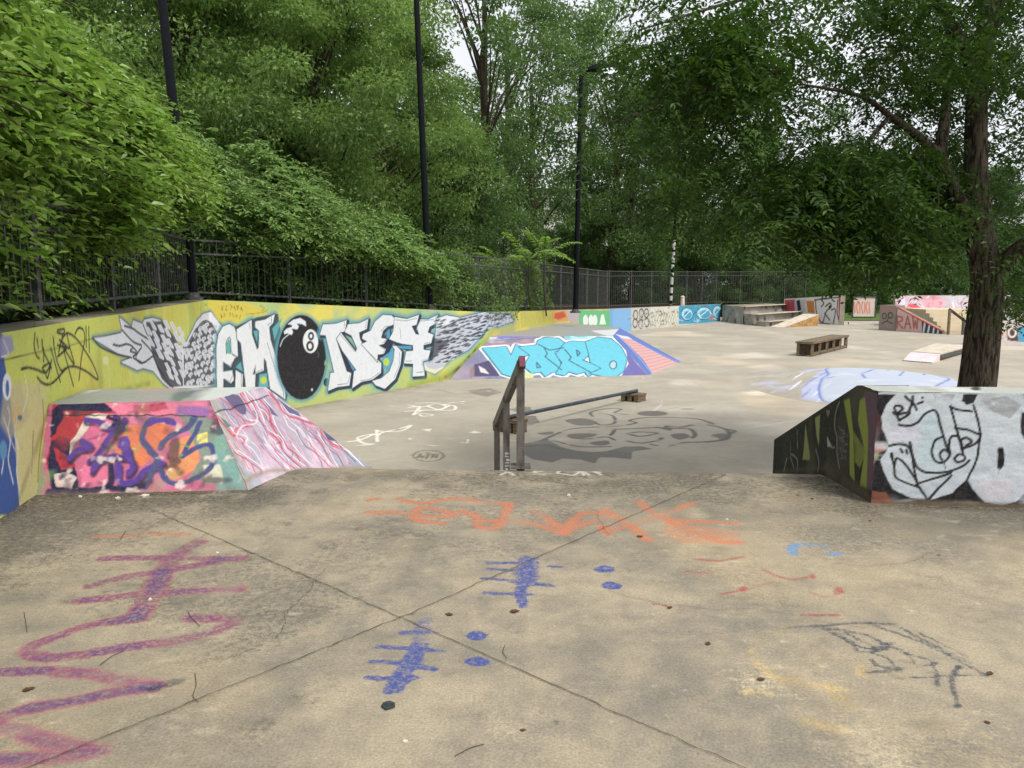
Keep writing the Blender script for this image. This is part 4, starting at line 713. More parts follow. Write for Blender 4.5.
sl = [(2.545, 5.62, TB), (2.93, 5.62, TB), (2.93, 7.33, 0.04), (2.545, 7.33, 0.04)]; blk.add([(x, y, z) for x, y, z in sl], [[0, 1, 2, 3]])
blk.add([(2.545, 7.33, .04), (2.93, 7.33, .04), (2.93, 7.33, -.8), (2.545, 7.33, -.8)], [[0, 1, 2, 3]]); blk.add([(2.93, 5.56, TB), (2.93, 7.33, .04), (2.93, 7.33, -.8), (2.93, 5.56, -.8)], [[0, 1, 2, 3]])
tag(blk.build('skate_ledge_block', [M_RAMP], origin=(3.2, 5.5, 0)), 'ledge block under the tree with white bubble painting in front and dark sloping side', 'ledge')

# ---- handrail of the bank
hr = thing('handrail', 'bare grey metal handrail on three posts sloping down from the deck edge', 'handrail', (0.07, 6.38, 0))
posts = [(0.072, 6.40, -0.03, 0.90, 0.068), (-0.054, 7.38, -0.50, 0.46, 0.064), (-0.165, 8.30, -0.76, 0.045, 0.062)]
hr_posts = []
for i, (x, y, z0, z1, w) in enumerate(posts):
    m = MB().bar((x, y, z0), (x, y, z1), w, w)
    po = m.build('post', M_STEEL, hr); hr_posts.append(po)
    if i == 1:
        s = MB(); r = random.Random(2)
        for j in range(11): s.add([(x - w / 2 + 0.01 + r.random() * 0.02, y - w / 2 - 0.002, -0.42 + j * 0.031), (x - w / 2 + 0.04 + r.random() * 0.025, y - w / 2 - 0.002, -0.42 + j * 0.031 + r.uniform(-.012, .012)), (x - w / 2 + 0.04 + r.random() * 0.025, y - w / 2 - 0.002, -0.405 + j * 0.031), (x - w / 2 + 0.008 + r.random() * 0.02, y - w / 2 - 0.002, -0.40 + j * 0.031)], [[0, 1, 2, 3]])
        s.build('paint_marker_scrawl', M_WHITE, po)
a = np.array([0.086, 6.33, 0.905]); b = np.array([-0.19, 8.46, -0.045]); MB().bar(a, b, 0.052, 0.09).build('rail', M_STEEL, hr)
d = (b - a) / np.linalg.norm(b - a); MB().bar(a - d * 0.008, a - d * 0.001, 0.05, 0.092).build('end_plate', M_RED, hr)

for (x, y, z0, z1, w), ch in zip(posts, hr_posts):
    zz = 0.0 if y < 6.5 else -.435 * (y - 6.33) + .0
    if y < 8: MB().box((x, y, zz + .004 - (0 if y < 6.5 else .02)), (.17, .17, .014)).build('base_plate', M_STEEL, ch)

# ---- flat grind bar on two timber blocks
p0 = on_z(507, 417.5, -0.50); p1 = on_z(637, 390.6, -0.565)
fb = thing('grind_bar', 'long dark round grind bar lying low on two timber blocks behind the handrail', 'grind rail', (1.0, 13.6, LOW))
MB().tube([p0, p1], 0.032, 10).build('bar', M_BARSTEEL, fb)
dd = (p1 - p0) / np.linalg.norm(p1 - p0); rz = math.atan2(dd[1], dd[0])
for q, sz in ((p0 + dd * 0.16, (0.24, 0.36)), (p1 - dd * 0.15, (0.32, 0.40))):
    s = MB(); zt = q[2] - 0.034; h = zt - LOW
    for j, f in enumerate((-0.36, 0, 0.36)): s.box((q[0] - math.sin(rz) * sz[1] * f, q[1] + math.cos(rz) * sz[1] * f, LOW + h * 0.36), (sz[0], 0.09, h * 0.72), rz)
    for j in (-0.38, 0.0, 0.38): s.box((q[0] + math.cos(rz) * sz[0] * j, q[1] + math.sin(rz) * sz[0] * j, zt - h * 0.13), (0.1, sz[1], h * 0.25), rz)
    s.build('timber_block', M_WOOD, fb)

# ---- KAIRO bank
K0 = (-1.52, 18.15, -0.78); K2 = (3.47, 19.2, -0.78); K3 = (5.01, 22.4, -0.78); T0 = (-0.62, 19.95, 0.17); T1 = (2.62, 20.02, 0.17); T2 = (3.32, 23.7, 0.17); T3 = (1.75, 27.2, 0.17)
kb = MB()
P, p = quad(K0, K2, T1, T0, 0.022)
p.base((124, 122, 150)); p.blotch((168, 150, 160), 1.6, 0.55, 0.7, 1); p.blotch((206, 206, 206), 2.5, 0.64, 0.7, 2); p.blotch((92, 94, 130), 1.3, 0.58, 0.8, 4); p.z = (470, 320, 4.655)
CY = (100, 182, 202); OUT = (58, 92, 112)
LET = [[(60, 115), (170, 112), (192, 160), (215, 105), (250, 120), (288, 152), (240, 172), (190, 262), (150, 248), (110, 190)], [(230, 118), (310, 112), (318, 90), (350, 80), (410, 88), (440, 110), (432, 132), (392, 150), (420, 200), (425, 235), (380, 245), (350, 262), (330, 240), (290, 246), (250, 215), (280, 160)],
       [(440, 112), (470, 105), (530, 112), (556, 140), (550, 170), (524, 192), (560, 205), (618, 232), (590, 245), (550, 262), (535, 242), (500, 252), (460, 240), (440, 258), (400, 250), (430, 200), (400, 160)], [(535, 112), (590, 98), (650, 108), (700, 145), (728, 190), (715, 240), (680, 264), (620, 262), (560, 250), (612, 228), (560, 200), (548, 150)]]
for q in LET: p.line(q + [q[0]], 34, (222, 226, 230), a=0.95, sm=False)
for q in LET: p.poly([(x - 5, y + 5) for x, y in q], OUT)
for q in LET: p.line(q + [q[0]], 9, OUT, sm=False); p.poly(q, CY)
p.lines([[(310, 195), (330, 218), (312, 222), (310, 195)], [(495, 145), (512, 158), (500, 172), (495, 145)], [(345, 125), (360, 155), (350, 170), (425, 232)], [(440, 140), (470, 175), (460, 190), (560, 245)], [(320, 110), (370, 140), (435, 132)], [(525, 190), (545, 198)]], 7, OUT, sm=False)
p.ell(665, 214, 16, 17, (170, 190, 200)); p.ring(665, 214, 16, 17, 6, OUT)
for x in range(40, 740, 26): p.line([(x, 90), (x + 14, 265)], 2.0, (92, 190, 212), a=0.35)
for y in range(112, 262, 13): p.line([(60, y), (720, y + 4)], 2.0, (92, 190, 212), a=0.4, sm=False)
p.line([(60, 60), (140, 62)], 14, (210, 214, 214), a=0.8, patchy=0.3); p.line([(140, 62), (340, 58)], 24, (112, 112, 190), a=0.9, soft=0.5); p.line([(90, 78), (660, 76)], 3, (70, 66, 84), sm=False); p.line([(80, 96), (300, 98)], 16, (170, 120, 130), a=0.7, soft=0.6, patchy=0.4)
p.poly([(430, 60), (600, 52), (640, 90), (440, 100)], (130, 180, 200), a=0.9); p.ring(520, 78, 52, 20, 14, (160, 220, 236)); p.ell(520, 70, 30, 8, (70, 100, 140))
p.poly([(20, 200), (90, 180), (140, 258), (20, 262)], (76, 72, 104), patchy=0.12); p.poly([(40, 205), (70, 225), (90, 250), (50, 240)], (214, 200, 200), patchy=0.1); p.poly([(0, 225), (20, 200), (20, 262), (0, 270)], (140, 110, 110), a=0.8)
p.poly([(250, 240), (300, 250), (290, 275), (240, 272)], (186, 200, 150), soft=6); p.poly([(720, 150), (760, 200), (830, 262), (700, 268), (735, 210)], (104, 100, 160), patchy=0.1); p.line([(0, 285), (860, 285)], 14, (160, 148, 128), a=0.8, soft=0.8, sm=False)
kb.grid(P, 0, p.out())
P, p = quad(K2, K3, T2, T1, 0.02)
p.base((86, 108, 168)); p.z = (470, 320, 4.655)
p.poly([(690, 90), (755, 78), (950, 190), (985, 205), (850, 252), (800, 190)], (188, 156, 154)); 
for i in range(0):
    for j in range(6):
        x = 695 + i * 26 + j * 22; y = 88 + i * 15 + j * 9 - (i * 1) * 3 + j * 6 - 12; p.poly([(x, y), (x + 24, y - 3), (x + 36, y + 10), (x + 12, y + 13)], (206, 142, 138), a=0.85)
for i in range(10):
    t = i / 9; p.line([(690 + 65 * t, 90 - 12 * t), (850 + 135 * t, 252 - 47 * t)], 3.2, (190, 92, 92), a=.85, sm=False)
for i in range(13):
    t = i / 12; p.line([(690 + 160 * t, 90 + 162 * t), (755 + 230 * t, 78 + 127 * t)], 3.2, (190, 92, 92), a=.85, sm=False)
p.lines([[(755, 78), (985, 200)], [(690, 92), (850, 255)]], 16, (110, 140, 206), a=0.95); p.poly([(660, 80), (740, 66), (760, 78), (700, 92)], (206, 206, 206), a=0.8)
kb.grid(P, 0, p.out())
P, p = quad(T0, T1, T2, T3, 0.06); p.base((150, 148, 142), a=0.7); p.z = (470, 320, 4.655); p.poly([(560, 50), (740, 40), (735, 66), (640, 74)], (196, 200, 204)); p.poly([(430, 40), (560, 40), (600, 80), (430, 80)], (140, 150, 150), a=0.7); p.line([(100, 60), (340, 45)], 14, (120, 120, 180), a=0.6, soft=0.8); kb.grid(P, 0, p.out())
kb.add([T2, K3, (3.0, 28.5, -.78), T3], [[0, 1, 2, 3]])
tag(kb.build('skate_bank', [M_RAMP], origin=(1.5, 20, LOW)), 'wide concrete bank lettered KAIRO in pale blue with a red brick patterned end', 'ramp')

# ---- mound
xx, yy = np.meshgrid(np.linspace(-1, 1, 190), np.linspace(-1, 1, 190), indexing='ij'); rr = np.sqrt(xx ** 2 + yy ** 2)
mc = np.array([8.1, 16.9]); h = 0.55 * np.clip(1 - rr, 0, 1) ** 1.1 * (1 - 0.35 * np.exp(-(rr / 0.35) ** 2)) - 0.02
P = np.stack([mc[0] + xx * 3.0, mc[1] + yy * 3.9, LOW + h], -1); p = Paint(P, (mc[0], mc[1], LOW + 0.12), (1, 0, 0), (0, 1, 0), 0.045)
p.blotch((176, 178, 198), 1.6, 0.46, 0.6, 3, sl=4); p.z = (770, 350, 5.12)
p.poly([(110, 240), (250, 150), (330, 100), (480, 80), (700, 88), (900, 140), (960, 190), (700, 300), (300, 300)], (170, 178, 206), a=0.75, soft=30, patchy=0.1)
for i in range(44): x = 90 + (i * 47) % 200; y = 150 + (i * 31) % 120; p.line([(x, y), (x + 18, y - 6), (x + 22, y - 12)], 7, (214, 216, 222) if i % 2 else (120, 130, 180), a=0.75)
BB = [(270, 175), (300, 160), (290, 130), (350, 100), (460, 92), (545, 92), (620, 95), (690, 112), (780, 130), (880, 155), (900, 190), (700, 260), (450, 260), (330, 245), (275, 235), (255, 205)]
p.line(BB + [BB[0]], 18, (92, 108, 176), a=0.95); p.poly(BB, (176, 184, 194), sm=True, a=.74); p.lines([[(545, 95), (550, 120), (500, 152), (470, 165), (485, 185)], [(690, 115), (680, 150), (660, 175)], [(290, 175), (330, 172)], [(580, 130), (610, 122), (600, 145)], [(790, 150), (785, 165)], [(840, 150), (890, 172)]], 12, (94, 110, 178), a=0.9); p.blotch((176, 184, 206), 2, 0.55, 0.5, 4); p.blotch((206, 204, 198), 3, .6, .5, 5)
p.z = (0, 0, 1); p.a *= np.clip((0.97 - rr.ravel() + .25 * (vnoise(p.u + 9, p.v + 9, 1.6, 8) - .5)) * 6, 0, 1)
mb = MB(); mb.grid(P, 0, p.out()); tag(mb.build('skate_mound', [M_COURT], origin=(mc[0], mc[1], LOW), smooth=True), 'low round concrete hump painted with a white bubble outlined in pale blue', 'mound')

# ---- timber bench box
u = np.array([2.57, 3.35]); Lb = np.linalg.norm(u) * 0.97; u /= np.linalg.norm(u); v = np.array([u[1], -u[0]]) ; b0 = np.array([9.03, 24.3]); wB = 0.47; hB = 0.46
bench = thing('skate_bench', 'long low timber bench box with open sides standing alone on the court', 'bench', (10.2, 25.8, LOW))
ax = np.array([[u[0], u[1], 0], [-u[1], u[0], 0], [0, 0, 1]]); cB = b0 + u * Lb / 2 + v * wB / 2
MB().box((*cB, LOW + hB - 0.03), (Lb + 0.08, wB + 0.1, 0.06), ax=ax).build('top_board', M_WOOD, bench)
for i in range(6):
    q = b0 + u * Lb * (0.012 + 0.976 * i / 5)
    for w_ in (0.03, wB - 0.03): MB().bar((*(q + v * w_), LOW), (*(q + v * w_), LOW + hB - 0.06), 0.09, 0.09).build('leg', M_WOOD, bench)
for w_ in (0.03, wB - 0.03):
    MB().bar((*(b0 + v * w_), LOW + 0.07), (*(b0 + u * Lb + v * w_), LOW + 0.07), 0.05, 0.09).build('bottom_board', M_WOOD, bench)
s = MB(); s.box((*cB, LOW + 0.2), (Lb * 0.9, 0.04, 0.3), ax=ax); s.box((*(b0 + u * 0.04 + v * wB / 2), LOW + 0.22), (0.03, wB - 0.1, 0.34), ax=ax); s.build('inner_panel', M_WOODD, bench)
MB().bar((*(b0 - u * 0.02), LOW + hB - 0.02), (*(b0 + u * Lb * 0.99 - v * 0.03), LOW + hB - 0.02), 0.035, 0.05).build('edge_angle', M_IRON, bench)

# ---- manual pad with kicker
pd = thing('manual_pad', 'low flat pale grind pad with steel edge left of the tree trunk', 'platform', (13.3, 24.5, LOW))
PQ = [np.array(q) for q in ((12.24, 23.5), (12.76, 22.82), (15.5, 25.9), (14.75, 26.75))]
s = MB(); s.prism(PQ, LOW + 0.17, LOW + 0.21); s.build('top_sheet', M_PLY, pd)
s = MB(); s.bar((*PQ[0], LOW + 0.105), (*PQ[1], LOW + 0.105), 0.05, 0.13); s.bar((*PQ[1], LOW + 0.105), (*PQ[2], LOW + 0.105), 0.05, 0.13); s.bar((*PQ[3], LOW + 0.1), (*PQ[0], LOW + 0.1), 0.05, 0.13); s.build('edge_frame', M_IRON, pd)
s = MB(); c4 = sum(PQ) / 4; s.prism([q + (c4 - q) * 0.12 for q in PQ], LOW, LOW + 0.16); s.build('base', M_WOODD, pd)
kd = (PQ[0] - PQ[3] + PQ[1] - PQ[2]); kd /= np.linalg.norm(kd); E0, E1 = PQ[0] + kd * 0.03, PQ[1] + kd * 0.03
R0, R1 = E0 + kd * 1.0, E1 + kd * 1.0
M_PINKSHEET = concrete('faded_pink_sheet', (206, 186, 190), (222, 206, 208), (226, 222, 216), sc=2, speck=0.1, fine=0.06)
s = MB(); s.add([(*R0, LOW + 0.01), (*R1, LOW + 0.01), (*E1, LOW + 0.2), (*E0, LOW + 0.2), (*R0, LOW), (*R1, LOW), (*E1, LOW), (*E0, LOW)], [[0, 1, 2, 3], [4, 7, 6, 5], [0, 4, 5, 1], [1, 5, 6, 2], [2, 6, 7, 3], [3, 7, 4, 0]]); s.build('kicker_ramp', M_PINKSHEET, pd)
s = MB(); s.bar((*(R0 - kd * 0.02), LOW + 0.022), (*(R1 - kd * 0.02), LOW + 0.022), 0.09, 0.012); s.build('steel_lip', M_WHITE, pd)

# ---- stepped platform and its wedge, far right of the wall
def painted_prism(mb, base, z1, res, fn, sides=None, z0=LOW - 0.03):
    n = len(base)
    for i in range(n):
        if sides is not None and i not in sides: 
            a, b = base[i], base[(i + 1) % n]; mb.add([(*a, z0), (*b, z0), (*b, z1), (*a, z1)], [[0, 1, 2, 3]]); continue
        a, b = base[i], base[(i + 1) % n]; P, p = quad((*a, z0), (*b, z0), (*b, z1), (*a, z1), res); fn(i, p); mb.grid(P, 0, p.out())
    mb.add([(*q, z1) for q in base], [list(range(n))])
pl = thing('stepped_platform', 'three tiered low concrete platform with pale ledges at the far corner', 'platform', (14.5, 43.5, LOW))
def f1(i, p): p.base((164, 157, 148)); p.blotch((206, 200, 192), 1.5, 0.5, 0.8, 5 + i); p.blotch((84, 86, 90), 2.2, 0.56, 0.9, 7 + i, sl=7); p.blotch((170, 140, 110), 1.2, 0.6, 0.8, 8)
m = MB(); painted_prism(m, [(12.68, 46.5), (12.95, 43.2), (17.1, 47.9), (16.6, 50.5)], 0.22, 0.06, f1, (0, 1)); m.build('back_tier', [M_RAMP], pl)
m = MB(); painted_prism(m, [(12.99, 43.1), (13.1, 41.6), (17.9, 46.7), (17.4, 47.9)], -0.15, 0.06, f1, (0, 1)); m.build('middle_tier', [M_RAMP], pl)
m = MB(); painted_prism(m, [(13.16, 41.5), (13.45, 40.7), (17.3, 44.6), (16.9, 45.4)], -0.5, 0.06, f1, (0, 1)); m.build('front_tier', [M_RAMP], pl)
s = MB(); s.bar((12.95, 43.18, 0.235), (17.1, 47.88, 0.235), 0.35, 0.03); s.bar((13.1, 41.58, -0.135), (17.9, 46.68, -0.135), 0.4, 0.03); s.bar((13.45, 40.68, -0.485), (17.3, 44.58, -0.485), 0.3, 0.03); s.build('ledge_nosing', M_PLY, pl)
wd = thing('wedge_ramp', 'small plywood wedge ramp with amber side leaning up to the stepped platform', 'ramp', (15, 41, LOW))
a, b, c, d = (13.5, 40.3), (14.05, 39.75), (16.55, 41.6), (16.0, 42.3)
s = MB(); s.add([(*a, LOW + .012), (*b, LOW + .012), (*c, -.13), (*d, -.13), (*c, -.16), (*d, -.16), (*a, LOW - .0), (*b, LOW)], [[0, 1, 2, 3], [1, 7, 4, 2], [0, 3, 5, 6], [6, 5, 4, 7], [3, 2, 4, 5], [0, 6, 7, 1]]); s.build('deck_sheet', M_PLY, wd)
s = MB(); s.add([(b[0] + .05, b[1] + .04, LOW), (c[0], c[1], LOW), (c[0], c[1], -.165), (a[0] + .05, a[1] + .03, LOW), (d[0], d[1], LOW), (d[0], d[1], -.165)], [[0, 1, 2], [3, 5, 4], [1, 4, 5, 2]]); s.build('side_panel', M_PLYORANGE, wd)
# painted end wall beside it
ew = MB(); a, b = np.array((17.92, 42.2)), np.array((16.75, 47.6)); nn = np.array([.98, .21]) * 0.3
P, p = quad((*b, LOW - .03), (*a, LOW - .03), (*a, .86), (*b, .57), 0.05); p.base((232, 231, 234)); p.z = (715, 285, 6.02)
p.poly([(420, 90), (480, 88), (480, 160), (420, 160)], (190, 90, 100)); p.poly([(480, 90), (545, 90), (545, 160), (480, 165)], (200, 200, 210)); p.poly([(548, 95), (596, 95), (600, 175), (560, 165)], (214, 140, 76)); p.poly([(490, 95), (510, 90), (520, 150), (500, 160)], BK)
p.lines([[(606, 100), (612, 170), (640, 225), (690, 236)], [(640, 90), (655, 110), (640, 130)], [(665, 130), (690, 110), (700, 130), (670, 160), (650, 225)], [(705, 90), (720, 100)], [(700, 150), (725, 150), (712, 235)], [(740, 90), (735, 160), (745, 210)], [(660, 170), (690, 210)], [(600, 90), (680, 80), (740, 75)]], 9, BK, soft=0.2)
p.poly([(745, 70), (764, 68), (760, 238), (744, 236)], (186, 80, 90), patchy=0.1); p.z = (0, 0, 1); ew.grid(P, 0, p.out())
ew.add([(*a, LOW), (*(a + nn), LOW), (*(a + nn), .86), (*a, .86)], [[0, 1, 2, 3]]); ew.add([(*a, .86), (*(a + nn), .86), (*(b + nn), .57), (*b, .57)], [[0, 1, 2, 3]]); ew.add([(*(a + nn), LOW), (*(b + nn), LOW), (*(b + nn), .57), (*(a + nn), .86)], [[0, 1, 2, 3]])
tag(ew.build('painted_end_wall', [M_WALL], origin=(17.5, 44, LOW)), 'short white wall with bold black lettering beside the wedge ramp', 'wall')
# sign board on the grass
sb = thing('mural_board', 'pale painted board on two thin posts standing on the grass', 'sign board', (22.8, 50, LOW))
P, p = quad((22.1, 50, -.62), (23.5, 50, -.62), (23.5, 50, .62), (22.1, 50, .62), 0.03); p.base((218, 200, 192)); p.z = (715, 285, 6.02)
for x in (830, 860, 890, 918): p.lines([[(x, 100), (x - 8, 130), (x, 170)], [(x + 10, 105), (x + 12, 165)]], 9, (214, 120, 100), a=0.8)
p.z = (0, 0, 1); m = MB(); m.grid(P, 0, p.out()); m.box((22.8, 50.04, 0), (1.4, .06, 1.24)); m.build('board', [M_WALL], sb)
s = MB(); s.box((22.8, 50.0, .66), (1.56, .1, .08)); s.box((22.8, 50.0, -.66), (1.5, .1, .06)); s.box((22.06, 50, 0), (.06, .1, 1.3)); s.box((23.54, 50, 0), (.06, .1, 1.3)); s.build('frame', M_IRON, sb)
for x in (22.25, 23.35): MB().bar((x, 50.1, LOW), (x, 50.1, .7), .07, .07).build('leg', M_IRON, sb)
# far block with two round eyes, its ledge, steps, rail and bank
fbk = MB(); 
def f2(i, p): p.base((150, 138, 130)); p.blotch((110, 104, 100), 2, .55, .7, 3); p.z = (870, 280, 6.65); p.ring(95, 240, 14, 18, 8, BK, a=.9); p.ring(135, 235, 14, 18, 8, BK, a=.9); p.lines([[(80, 290), (110, 275), (150, 290)], [(120, 255), (115, 270)]], 8, BK, a=.8); p.line([(60, 195), (165, 190)], 14, (190, 120, 110), a=.7); p.z = (0, 0, 1)
painted_prism(fbk, [(18.05, 37.9), (18.42, 37.0), (18.95, 37.25), (18.75, 38.3)], .47, .04, f2, (0, 1)); tag(fbk.build('ledge_end_block', [M_RAMP], origin=(18.5, 37.6, LOW)), 'grey end block with round black eyes at the top of the red edged ledge', 'block')
lg = MB(); a, b = np.array((18.46, 37.0)), np.array((19.45, 34.75)); w3 = np.array([.915, .40]) * .35
P, p = quad((*a, LOW - .03), (*b, LOW - .03), (*b, LOW + .1), (*a, .36), .03); p.base((206, 196, 192)); p.z = (870, 280, 6.65)
p.poly([(160, 200), (350, 270), (340, 350), (165, 335)], (212, 178, 172)); p.text('RAW', 180, 240, 38, 80, 11, (150, 70, 70), a=.8); p.poly([(345, 270), (480, 320), (480, 360), (345, 350)], (60, 70, 90)); p.lines([[(355, 345), (365, 285)], [(385, 350), (395, 300)], [(420, 352), (428, 310)], [(450, 355), (455, 325)]], 13, (222, 226, 230)); p.z = (0, 0, 1); lg.grid(P, 0, p.out())
lg.add([(*a, .36), (*b, LOW + .1), (*(b + w3), LOW + .1), (*(a + w3), .36)], [[0, 1, 2, 3]]); lg.add([(*(a + w3), LOW), (*(b + w3), LOW), (*(b + w3), LOW + .1), (*(a + w3), .36)], [[0, 1, 2, 3]]); lg.add([(*b, LOW), (*(b + w3), LOW), (*(b + w3), LOW + .1), (*b, LOW + .1)], [[0, 1, 2, 3]])
M_REDPAINT = simple('chipped_red_edge', (172, 52, 58), (140, 60, 60), sc=20, rough=.7)
lg.bar((*(a + w3 * .1), .375), (*(b + w3 * .1), LOW + .115), .12, .03, mat=1)
tag(lg.build('sloping_ledge', [M_RAMP, M_REDPAINT], origin=(19, 36, LOW)), 'red edged painted ledge sloping down to the right between the eyed block and steps', 'ledge')
M_STEP = concrete('pale_step_concrete', (196, 182, 156), (210, 196, 170), (216, 206, 186), sc=1.5, speck=.1, fine=.06)
st = MB()
for i in range(6): st.box((20.75, 34.85 + i * .34 + (6 - i) * 0 + 1.2, LOW + .085 + i * .175), (2.3, 2.4, .17))
tag(st.build('concrete_steps', [M_STEP], origin=(20.7, 36, LOW)), 'pale concrete steps beside the far sloping ledge, partly behind the tree trunk', 'steps')
sr = thing('stair_rail', 'rusty brown rail on posts in front of the far concrete steps', 'handrail', (19.6, 34.3, LOW))
tops = [(19.45, 34.3, .36), (20.1, 34.3, -.16), (20.75, 34.3, -.62)]
for i, t_ in enumerate(tops[:2]): MB().bar((t_[0], t_[1], LOW), t_, .09, .09).build('post', M_WOOD if i == 0 else M_IRON, sr)
MB().bar((19.42, 34.3, .39), (20.8, 34.3, -.6), .08, .1).build('rail', M_WOODD, sr)
bk = MB(); P, p = quad((19.2, 38.6, LOW - .03), (34, 36.5, LOW - .03), (34.5, 40.2, .95), (20.5, 41.4, .85), .07)
p.base((180, 164, 168)); p.blotch((186, 124, 138), .6, .5, .8, 2); p.blotch((200, 200, 204), .5, .55, .8, 3); p.blotch((190, 206, 214), .7, .6, .7, 5); p.z = (870, 280, 6.65)
p.poly([(240, 170), (300, 165), (350, 200), (330, 260), (280, 240), (220, 210)], (206, 72, 84), soft=6); p.poly([(180, 150), (230, 130), (240, 200), (180, 200)], (208, 196, 206)); p.poly([(340, 150), (480, 140), (500, 230), (380, 240)], (212, 150, 160), patchy=.1)
bg_ = np.random.default_rng(6)
for i in range(150):
    x = bg_.uniform(150, 900); y = bg_.uniform(110, 290); q = np.cumsum(np.vstack([[x, y], bg_.normal(0, 14, (4, 2))]), 0); p.line(q, bg_.uniform(3, 8), [(200, 90, 100), (120, 130, 150), (226, 226, 226), (180, 60, 70), (70, 70, 84), (150, 190, 200), (210, 160, 170)][i % 7], a=.85)
p.z = (0, 0, 1); bk.grid(P, 0, p.out()); bk.add([(20.5, 41.4, .85), (34.5, 40.2, .95), (34.6, 42, .95), (21.2, 43, .85)], [[0, 1, 2, 3]]); bk.add([(19.2, 38.6, LOW), (20.5, 41.4, .85), (21.2, 43, .85), (21.2, 43, LOW)], [[0, 1, 2, 3]])
tag(bk.build('far_bank', [M_RAMP], origin=(26, 39, LOW)), 'broad far bank covered in pink, red and white graffiti under the low leaves', 'ramp')
rw = MB(); a, b = np.array((17.3, 28.4)), np.array((23.5, 28.0)); P, p = quad((*a, LOW - .03), (*b, LOW - .03), (*b, .25), (*a, .25), .035)
p.base((206, 196, 190)); p.z = (870, 280, 6.65); p.ell(855, 355, 34, 28, (216, 130, 100)); p.ell(870, 340, 18, 14, (230, 220, 214)); p.poly([(905, 320), (985, 320), (985, 410), (915, 400)], (96, 64, 62)); p.ring(945, 350, 24, 30, 12, (226, 222, 216)); p.poly([(985, 310), (1400, 310), (1400, 420), (985, 412)], (84, 158, 196)); p.lines([[(830, 330), (850, 380), (880, 390)]], 8, BK, a=.7); p.z = (0, 0, 1); rw.grid(P, 0, p.out())
rw.prism([a + (0, .004), b + (0, .004), b + (0, .3), a + (0, .3)], LOW, .246); tag(rw.build('low_painted_wall', [M_WALL], origin=(20, 28.2, LOW)), 'low wall painted orange, brown and blue at the right edge behind the tree', 'wall')
m = MB(); q = on_z(769, 0, 0)
bol = MB(); bp = on_z(682, 304.5, .27); bol.tube([(9.35, 42.4, .28), (9.35, 42.4, .78)], [.13, .11], 10); bol.tube([(9.35, 42.4, .78), (9.35, 42.4, .86)], [.13, .03], 10); tag(bol.build('fence_stub_post', M_PLY, origin=(9.35, 42.4, .28)), 'short pale stub post standing on the far wall in front of the fence', 'post')
# ================================================================== FENCES AND LAMPS
def fence(name, label, line, zb, zt, post_every, group=None, every=0.135, rail2=0.22, thick=.0135):
    """posts and picket panels along a polyline; base and top heights are interpolated along it"""
    line = [np.asarray(q, float) for q in line]
    root = thing(name, label, 'fence', (*line[0], zb[0]), group)
    r = random.Random(4)
    for i in range(len(line) - 1):
        a, b = line[i], line[i + 1]; L = np.linalg.norm(b - a); d = (b - a) / L; n = max(1, round(L / post_every))
        at = lambda s: (a + d * s, zb[i] + (zb[i + 1] - zb[i]) * s / L, zt[i] + (zt[i + 1] - zt[i]) * s / L)
        for k in range(n):
            s0, s1 = L * k / n, L * (k + 1) / n
            q, z0, z1 = at(s0); MB().bar((*q, z0 - .05), (*q, z1 + .05), .05, .05).build('post', M_IRON, root)
            m = MB(); c = int((s1 - s0) / every)
            for j in range(1, c):
                q, z0, z1 = at(s0 + (s1 - s0) * j / c); lean = r.gauss(0, .004)
                m.bar((q[0], q[1], z0 + .10), (q[0] + lean, q[1], z1), thick, thick)
            m.build('picket_panel', M_IRON, root)
            (qa, a0, a1), (qb, b0, b1) = at(s0 + .03), at(s1 - .03)
            for za, zb_ in ((a0 + .13, b0 + .13), (a1, b1), (a1 - rail2, b1 - rail2)): MB().bar((*qa, za), (*qb, zb_), .04, .03).build('rail', M_IRON, root)
    q, z0, z1 = at(L); MB().bar((*q, z0 - .05), (*q, z1 + .05), .06, .06).build('post', M_IRON, root)
    return root
FL = offset_line(WPTS, 0.30)
FL[0] = FL[0] + (FL[0] - FL[1]) * 0.25
fence('picket_fence', 'dark iron picket fence on the winged mural wall, half covered by bright shrubs', FL[:4], WTOP[:4], [2.22, 2.24, 2.22, 2.06], 2.0)
fence('picket_fence', 'far dark iron fence above the blue and white end of the wall, with trees behind', [FL[3] + np.array((.15, .5)), FL[4], (19.5, 51.5)], [.36, .27, .05], [2.08, 2.2, 2.3], 2.4, every=.2, thick=.019)

